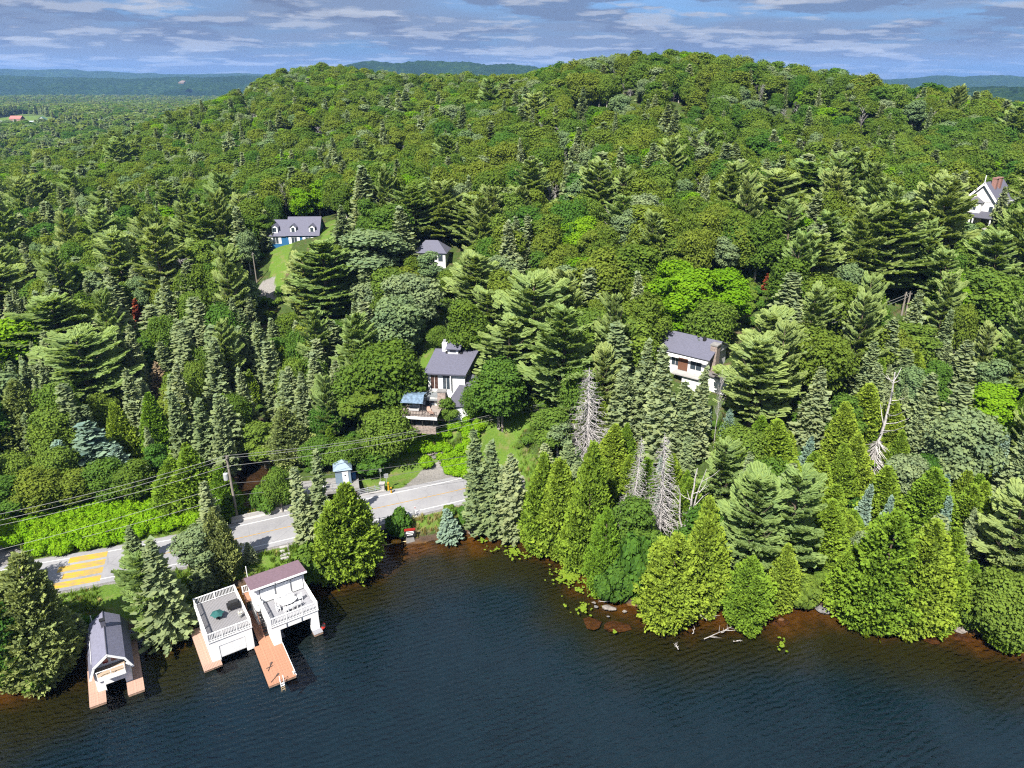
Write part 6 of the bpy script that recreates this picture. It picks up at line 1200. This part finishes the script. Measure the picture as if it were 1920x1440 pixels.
for i in single:
    if TREES[i][5]: continue
    kd, var, p, hgt, rad, lab, fx = TREES[i]; q = proj(p[0], p[1], p[2] + hgt * .6); dd_ = np.hypot(*(LMP - [q[0], q[1]]).T); j = int(np.argmin(dd_)); dx, dy = q[0] - LMP[j, 0], q[1] - LMP[j, 1]
    di = ('right of' if dx > 0 else 'left of') if abs(dx) > 1.1 * abs(dy) else ('below' if dy > 0 else 'above')
    buckets.setdefault((kd, j, di), []).append((dd_[j], i))
LABEL = {}
for (kd, j, di), L in buckets.items():
    for n, (_, i) in enumerate(sorted(L)): LABEL[i] = f'{ordinal(n)} {NOUN[kd][2]} {di} {LM[j][0]}' if len(L) > 1 else f'only {NOUN[kd][2]} {di} {LM[j][0]}'
GROUP = {'dull_cedar': 'dull green cedars', 'bare': 'leafless trees on the hill', 'spruce': 'spruces of the hillside wood', 'blue_spruce': 'bluish young spruces', 'pine': 'pines of the hillside wood', 'cedar': 'cedars along the shore and road', 'maple': 'mid-green leafy trees of the wood', 'olive': 'olive-green leafy trees of the wood', 'silver': 'silvery leafy trees of the wood', 'bright': 'bright-green leafy trees of the wood', 'birch': 'birches of the wood', 'bush': 'bushes at the wood edge', 'bright_bush': 'bushes at the wood edge', 'red': 'dead conifers', 'tan': 'dead conifers', 'dead_spruce': 'bare dead trees', 'snag': 'bare dead trees'}
for i in sorted(single):
    kd, var, p, hgt, rad, lab, fx = TREES[i]; L = LIB[kd]; cr, tk, h0, r0 = L[var % len(L)]
    t_ = thing(NOUN[kd][0], lab or LABEL[i], NOUN[kd][1], tuple(p), rg.uniform(0, 6.28), GROUP[kd]); s_ = rad / r0; t_.scale = (s_ * rg.uniform(.9, 1.1), s_ * rg.uniform(.9, 1.1), hgt / h0); t_.rotation_euler.x, t_.rotation_euler.y = rg.normal(0, .035), rg.normal(0, .035)
    if kd == 'snag' and lab: t_.rotation_euler.z = 0.2
    link('branches' if kd in ('dead_spruce', 'snag', 'bare') else 'crown', cr, t_); link('trunk', tk, t_)

# ------------------------------------------------------------------ the rest of the wood: one object per kind
def joined(cr, tk, name):
    """crown and trunk in one mesh for the mass of the wood"""
    def arr(me):
        n = len(me.vertices); v = np.empty(n * 3, np.float32); me.vertices.foreach_get('co', v); return v.reshape(-1, 3), [tuple(p.vertices) for p in me.polygons]
    if tk is None: return cr
    v1, f1 = arr(cr); v2, f2 = arr(tk); me = bpy.data.meshes.new(name); me.from_pydata(np.vstack([v1, v2]).tolist(), [], f1 + [tuple(i + len(v1) for i in f) for f in f2])
    me.materials.append(cr.materials[0]); me.materials.append(tk.materials[0]); mi = np.r_[np.zeros(len(f1), np.int32), np.ones(len(f2), np.int32)]; me.polygons.foreach_set('material_index', mi)
    at = me.attributes.new('leaf', 'FLOAT', 'FACE'); lf = np.full(len(f1), .5, np.float32)
    if 'leaf' in cr.attributes: cr.attributes['leaf'].data.foreach_get('value', lf)
    at = me.attributes['leaf']; at.data.foreach_set('value', np.r_[lf, np.full(len(f2), .5, np.float32)])
    return me
def scatter(name, protos, pts, kind='stuff', label=None):
    """protos: list of (mesh, h0, r0); pts: list of (variant, pos, height, radius, turn)"""
    coll = bpy.data.collections.new(name + '_kinds')
    for i, (me, h0, r0) in enumerate(protos): o = bpy.data.objects.new(f'{name}_{i:02d}', me); coll.objects.link(o)
    me = bpy.data.meshes.new(name); n = len(pts); me.vertices.add(n); me.vertices.foreach_set('co', np.array([p[1] for p in pts], np.float32).ravel())
    iv = np.array([p[0] % len(protos) for p in pts], np.int32); H0 = np.array([q[1] for q in protos])[iv]; R0 = np.array([q[2] for q in protos])[iv]; s_ = np.array([p[3] for p in pts]) / R0
    me.attributes.new('kind_index', 'INT', 'POINT').data.foreach_set('value', iv)
    me.attributes.new('size', 'FLOAT_VECTOR', 'POINT').data.foreach_set('vector', np.c_[s_ * rg.uniform(.85, 1.15, n), s_ * rg.uniform(.85, 1.15, n), np.array([p[2] for p in pts]) / H0].astype(np.float32).ravel())
    me.attributes.new('turn', 'FLOAT_VECTOR', 'POINT').data.foreach_set('vector', np.c_[rg.normal(0, .05, (n, 2)), np.array([p[4] for p in pts])].astype(np.float32).ravel())
    o = link(name, me); tag(o, kind=kind); ng = bpy.data.node_groups.new(name, 'GeometryNodeTree')
    ng.interface.new_socket('Geometry', in_out='INPUT', socket_type='NodeSocketGeometry'); ng.interface.new_socket('Geometry', in_out='OUTPUT', socket_type='NodeSocketGeometry')
    N = ng.nodes; gi = N.new('NodeGroupInput'); go = N.new('NodeGroupOutput'); ip = N.new('GeometryNodeInstanceOnPoints'); ci = N.new('GeometryNodeCollectionInfo'); ci.inputs[0].default_value = coll; ci.inputs['Separate Children'].default_value = True; ci.inputs['Reset Children'].default_value = True
    def attr(nm, ty): a = N.new('GeometryNodeInputNamedAttribute'); a.data_type = ty; a.inputs[0].default_value = nm; return a.outputs[0]
    lk = ng.links.new; lk(gi.outputs[0], ip.inputs['Points']); lk(ci.outputs[0], ip.inputs['Instance']); ip.inputs['Pick Instance'].default_value = True
    lk(attr('kind_index', 'INT'), ip.inputs['Instance Index']); lk(attr('size', 'FLOAT_VECTOR'), ip.inputs['Scale']); lk(attr('turn', 'FLOAT_VECTOR'), ip.inputs['Rotation']); lk(ip.outputs[0], go.inputs[0])
    md = o.modifiers.new('scatter', 'NODES'); md.node_group = ng; return o
rest = {}
for i, (kd, var, p, hgt, rad, lab, fx) in enumerate(TREES):
    if i in single: continue
    far = p[1] > 250 and kd in FARLIB; rest.setdefault((kd, far), []).append((var, p, hgt, rad, rg.uniform(0, 6.28)))
ok, df = screen(Pf); ok &= ~inside(Pf[:, 0], Pf[:, 1], FIELD)
qx, qy, _ = proj(Pf[:, 0], Pf[:, 1], np.full(len(Pf), 14.)); ok &= ~((qx > -40) & (qx < 125) & (qy > 212) & (qy < 246) & (Pf[:, 1] > 640) & (Pf[:, 1] < 1010)); Pf = Pf[ok]; Zf = ground(Pf[:, 0], Pf[:, 1])
for x, y, z in np.c_[Pf, Zf]:
    u = rg.random(); kd = 'spruce' if u < .5 else 'maple' if u < .75 else 'pine' if u < .85 else 'olive' if u < .95 else 'silver'; hgt = rg.uniform(11, 17); rest.setdefault((kd, True), []).append((int(rg.integers(0, 9)), np.array([x, y, z]), hgt, hgt * (.24 if kd == 'spruce' else .44), rg.uniform(0, 6.28)))
for (kd, far), pts in sorted(rest.items()):
    L = FARLIB[kd] if far else LIB[kd]; pr = [(joined(c, tk, kd + '_mass'), h0, r0) for c, tk, h0, r0 in L]
    scatter(('far_' if far else '') + NOUN[kd][0].replace('_tree', '') + '_wood', pr, pts)
print('rest', {k: len(v) for k, v in rest.items()}, 'T', round(time.time() - T0, 1))

# ------------------------------------------------------------------ low growth
def scatter_in(poly, step, hmin, hmax, k, zoff=0.):
    lo, hi = poly.min(0), poly.max(0); n = int((hi[0] - lo[0]) * (hi[1] - lo[1]) / step ** 2); P = rg.uniform(lo, hi, (n, 2)); P = P[inside(P[:, 0], P[:, 1], poly)]; z = ground(P[:, 0], P[:, 1])
    return [(int(rg.integers(0, 9)), np.array([x, y, zz - .15]), (h_ := rg.uniform(hmin, hmax)), h_ * k, rg.uniform(0, 6.28)) for (x, y), zz in zip(P, z)]
BP = [(joined(c, tk, 'thicket'), h0, r0) for c, tk, h0, r0 in LIB['bright_bush']]
GB = [(joined(c, tk, 'undergrowth_bush'), h0, r0) for c, tk, h0, r0 in LIB['bush']]
scatter('knotweed_thicket', BP, scatter_in(KNOT, .95, 1.3, 2.0, .62))
for i, q in enumerate(HEDGE): scatter('hedge_thicket', BP, scatter_in(q, .8, 1.1, 1.7, .66))
# undergrowth along the shore and under the trees
pts = []
for i in range(9000):
    s_ = rg.uniform(0, 1); a = rg.integers(2, len(SHORE) - 3); b0, b1 = SHORE[a], SHORE[a + 1]; p = b0 + (b1 - b0) * s_; L_ = np.hypot(*(b1 - b0))
    if rg.random() > L_ / 14: continue
    t2 = (b1 - b0) / L_; nn = np.array([-t2[1], t2[0]]); p = p + nn * rg.uniform(.3, 3.5)
    q = proj(p[0], p[1], .5)
    if inside(np.array([p[0]]), np.array([p[1]]), np.vstack(LAWNS[:1]))[0] or (340 < q[0] < 600) or (150 < q[0] < 270 and q[1] > 1150) or (700 < q[0] < 830): continue
    h_ = rg.uniform(.5, 1.5); pts.append((int(rg.integers(0, 9)), np.array([p[0], p[1], gz(p[0], p[1]) - .1]), h_, h_ * .75, rg.uniform(0, 6.28)))
    if len(pts) > 420: break
for x, y in np.c_[rg.uniform(-95, 70, 9000), rg.uniform(60, 150, 9000)]:
    if len(pts) > 3600: break
    pts.append((int(rg.integers(0, 9)), np.array([x, y, 0]), (h_ := rg.uniform(.5, 1.6)), h_ * .8, rg.uniform(0, 6.28)))
PP = np.array([p[1] for p in pts]); ok, _ = screen(PP[:, :2], -.6); PZ = ground(PP[:, 0], PP[:, 1])
keep = []
for i, p in enumerate(pts):
    if i > 420:
        if not ok[i] or side[0] is None: continue
        q = proj(PP[i, 0], PP[i, 1], PZ[i] + .8)
        if any(PP[i, 1] < cyy and inside(np.array([q[0]]), np.array([q[1]]), c)[0] for c, cyy in CLEARP): continue
    p[1][2] = PZ[i] - .1; keep.append(p)
scatter('undergrowth', GB, keep)
# grass tufts on the verges, lawns and bank
gt_ = MB()
for k in range(26):
    a = random.uniform(0, 6.28); r_ = random.uniform(0, .22); x, y = r_ * math.cos(a), r_ * math.sin(a); h_ = random.uniform(.25, .6); l_ = random.uniform(.05, .2); w_ = .035
    gt_.add([(x - w_ * math.sin(a), y + w_ * math.cos(a), 0), (x + w_ * math.sin(a), y - w_ * math.cos(a), 0), (x + l_ * math.cos(a), y + l_ * math.sin(a), h_)], [(0, 1, 2)])
GM = [leafmat('grass_blades', (.085, .15, .02), (.13, .19, .03), .3), leafmat('dry_grass', (.22, .20, .07), (.27, .23, .10), .3)]
gm1 = gt_.mesh('grass_tuft', GM[0]); gm2 = gt_.mesh('grass_tuft_dry', GM[1])
for g_ in (gm1, gm2): g_.attributes.new('leaf', 'FLOAT', 'FACE').data.foreach_set('value', rg.uniform(.2, .8, len(g_.polygons)).astype(np.float32))
pts = []
for x, y in np.c_[rg.uniform(-70, 8, 14000), rg.uniform(58, 112, 14000)]: pts.append((x, y))
PP = np.array(pts); rd_ = seg_dist(PP[:, 0], PP[:, 1], ROADC); sd_ = shore_d(PP[:, 0], PP[:, 1]); ok = (rd_ > 4.6) & (rd_ < 12) & (sd_ > .4) & (seg_dist(PP[:, 0], PP[:, 1], CREEK) > 3.)
for q in GRAVELS + LAWNS[:1] + LAWNS[2:]: ok &= ~inside(PP[:, 0], PP[:, 1], q)
bk = inside(PP[:, 0], PP[:, 1], BANK)
PP2 = PP[ok]; bk = bk[ok]; z = ground(PP2[:, 0], PP2[:, 1]); dry = (rg.random(len(PP2)) < np.where(bk, .75, .12)).astype(int)
scatter('roadside_grass', [(gm1, .5, .3), (gm2, .5, .3)], [(int(d), np.array([x, y, zz]), rg.uniform(.35, .95), rg.uniform(.3, .5), rg.uniform(0, 6.28)) for (x, y), zz, d in zip(PP2, z, dry)])
# pads of water lilies in the bay
lp = MB(); lp.add([(0, 0, 0)] + [(math.cos(R(25 + k * 31)), math.sin(R(25 + k * 31)), .02) for k in range(11)], [(0, 1 + k, 2 + k) for k in range(10)])
LPM = leafmat('lily_pad', (.085, .14, .012), (.12, .165, .02), .1); lpm = lp.mesh('lily_pad', LPM); lpm.attributes.new('leaf', 'FLOAT', 'FACE').data.foreach_set('value', np.full(len(lpm.polygons), .6, np.float32))
pts = []
for cx, cy2, rx, ry, n in ((1068, 1080, 34, 22, 230), (1060, 1070, 24, 12, 90), (963, 1034, 20, 12, 90), (985, 1042, 16, 10, 16), (903, 1012, 10, 6, 14), (1085, 1106, 14, 7, 26), (1122, 1115, 14, 12, 44), (1095, 1140, 24, 16, 44), (1060, 1137, 4, 4, 6), (1153, 1184, 4, 4, 6), (1470, 1205, 12, 16, 16), (1100, 1060, 40, 30, 20), (930, 1030, 80, 20, 14)):
    for k in range(n):
        a, r_ = rg.uniform(0, 6.28), abs(rg.normal(0, .55)); p = at_z(cx + rx * r_ * math.cos(a), cy2 + ry * r_ * math.sin(a), .012); s_ = rg.uniform(.09, .20)
        if shore_d(np.array([p[0]]), np.array([p[1]]))[0] < -.1: pts.append((0, p, s_, s_, rg.uniform(0, 6.28)))
scatter('water_lilies', [(lpm, 1., 1.)], pts)

# ------------------------------------------------------------------ boulders, drift branches at the margin
RK = [('pale flat boulder at the waterline, largest of the group by the bay lilies', 1142, 1141, 22, 10, .5), ('small pale stone beside the flat boulder by the bay lilies', 1118, 1138, 8, 5, .5), ('small round stone right of the flat boulder near the lilies', 1171, 1147, 9, 8, .7), ('tiny pale stone in front of the flat boulder in shallow water', 1140, 1156, 6, 3, .5), ('upper small stone of the pair left of the flat boulder', 1113, 1130, 7, 5, .5), ('wide pale boulder under the reddish dead branch', 1545, 1144, 26, 12, .5), ('long grey boulder right of the reddish branch at the waterline', 1600, 1152, 36, 14, .45), ('squarish pale boulder standing clear in the water at right', 1707, 1168, 22, 13, .6), ('low grey stone at the foot of the bluish drooping tree', 1802, 1182, 26, 7, .4), ('small stone at the waterline between two pale boulders, right shore', 1495, 1140, 8, 6, .6), ('left grey boulder under the huge overhanging cedar', 650, 1080, 10, 7, .6), ('right grey boulder under the huge overhanging cedar', 664, 1078, 10, 7, .6), ('flat grey stone at the head of the bay under spruces', 884, 1000, 10, 5, .5), ('dark stone at the cedar foot at the head of the bay', 958, 1000, 9, 5, .5)]
for k, (lab, px, py, wpx, hpx, fl) in enumerate(RK):
    p = at_z(px, py, .0); s_ = wpx * proj(*p)[2] / FPX / 2; o = link('boulder', ROCKS[k % 6], None, (p[0], p[1], s_ * .12)); o.scale = (s_ * 1.05, s_ * .75, s_ * fl * 1.3); o.rotation_euler.z = rg.uniform(-.4, .4); tag(o, lab, 'boulder', 'boulders along the waterline')
RUST = mat('rusty_submerged_stone', (.075, .036, .016), .95, var=.35, scale=2.5, bump=.5, bscale=6)
for k, (lab, px, py, wpx) in enumerate([('rust-brown boulder under water before the pale flat boulder', 1158, 1170, 44), ('smaller rust-brown boulder under water left of the pale flat boulder', 1112, 1165, 34), ('rust-brown sunken boulder right of the egg-shaped cedar', 1464, 1162, 34), ('rust-orange sunken boulder right of the squarish pale boulder', 1750, 1196, 32), ('rust-brown sunken boulder by the low grey stone at right', 1800, 1190, 40)]):
    p = at_z(px, py, -.1); s_ = wpx * proj(*p)[2] / FPX / 2; me_ = ROCKS[k % 6].copy(); me_.materials.clear(); me_.materials.append(RUST); o = link('boulder', me_, None, (p[0], p[1], -.1 - s_ * .32)); o.scale = (s_, s_ * .8, s_ * .55); tag(o, lab, 'boulder', 'sunken boulders in the shallows')
def branch(lab, px, py, Lm, az, seed, m=PALEW, z=.05, r0=.06, tw=5, rise=.25):
    rg2 = np.random.default_rng(seed); p = at_z(px, py, z); mb = MB(); P = [Vector((0, 0, 0))]; d = Vector((math.cos(az), math.sin(az), rise * .4))
    for k in range(5): P.append(P[-1] + d * Lm / 5 + Vector((rg2.normal(0, .05), rg2.normal(0, .05), rg2.normal(0, .05)))); 
    mb.tube(P, [r0 * (1 - .15 * k) for k in range(6)], 5)
    for k in range(tw): i = int(rg2.integers(1, 5)); q = P[i]; a2 = az + rg2.choice([-1, 1]) * rg2.uniform(.4, 1.1); L2 = Lm * rg2.uniform(.15, .4); mb.tube([q, q + Vector((math.cos(a2) * L2 * .5, math.sin(a2) * L2 * .5, rise * L2 * .4)), q + Vector((math.cos(a2) * L2, math.sin(a2) * L2, rise * L2))], [r0 * .45, r0 * .3, r0 * .12], 4, cap=False)
    return tag(mb.obj('drift_branch', m, None, tuple(p)), lab, 'branch', 'dead branches in the shallows')
branch('longest pale drift branch lying in open shallows off the egg-shaped cedar', 1320, 1198, 3.4, R(18), 1); branch('forked pale twig end beside the longest drift branch', 1352, 1186, 1.7, R(20), 2, tw=6); branch('short upright pale stub nearest the egg-shaped cedar in the shallows', 1298, 1188, .9, R(70), 3, rise=.9, tw=2); branch('isolated pale root tuft furthest out in the water', 1272, 1218, 1.0, R(100), 4, tw=8); branch('small pale twig close under the broad rounded cedar', 1280, 1176, .7, R(140), 5, tw=3); branch('short pale twig drifting furthest right of the drift group', 1375, 1202, 1.0, R(-10), 6, tw=3)
branch('fallen grey branch hanging off the bank by the bay lilies', 1150, 1126, 2.0, R(200), 7, rise=.5, z=.5); branch('pale bare branch leaning over the bank above the wide pale boulder', 1515, 1122, 3., R(8), 8, z=.9, tw=7); branch('bare white branch poking from the drooping tree at the right margin', 1800, 1150, 2.8, R(60), 9, z=.8, rise=1.2, tw=6); branch('pale plank-like log under the broad rounded cedar', 1310, 1150, 1.4, R(-60), 10, z=.2, r0=.1, tw=1); branch('white peeled log beside the plank-like log', 1322, 1146, 1.8, R(-55), 11, z=.3, r0=.05, tw=4); branch('white peeled log end under the huge overhanging cedar', 645, 1084, 1.2, R(-85), 12, z=.1, r0=.09, tw=1)
rb = leafy_crown('rust_branch', LEAF['red'], 1.2, .9, seed=3, blobs=8, per=70, sz=.12, low=0.)[0]; p = at_z(1563, 1143, .3); o = link('dead_branch', rb, None, tuple(p)); o.scale = (1.6, .9, .75); tag(o, 'orange-red withered branch lying between two boulders on the right shore', 'branch')
print('done T', round(time.time() - T0, 1), 'objects', len(S.objects))
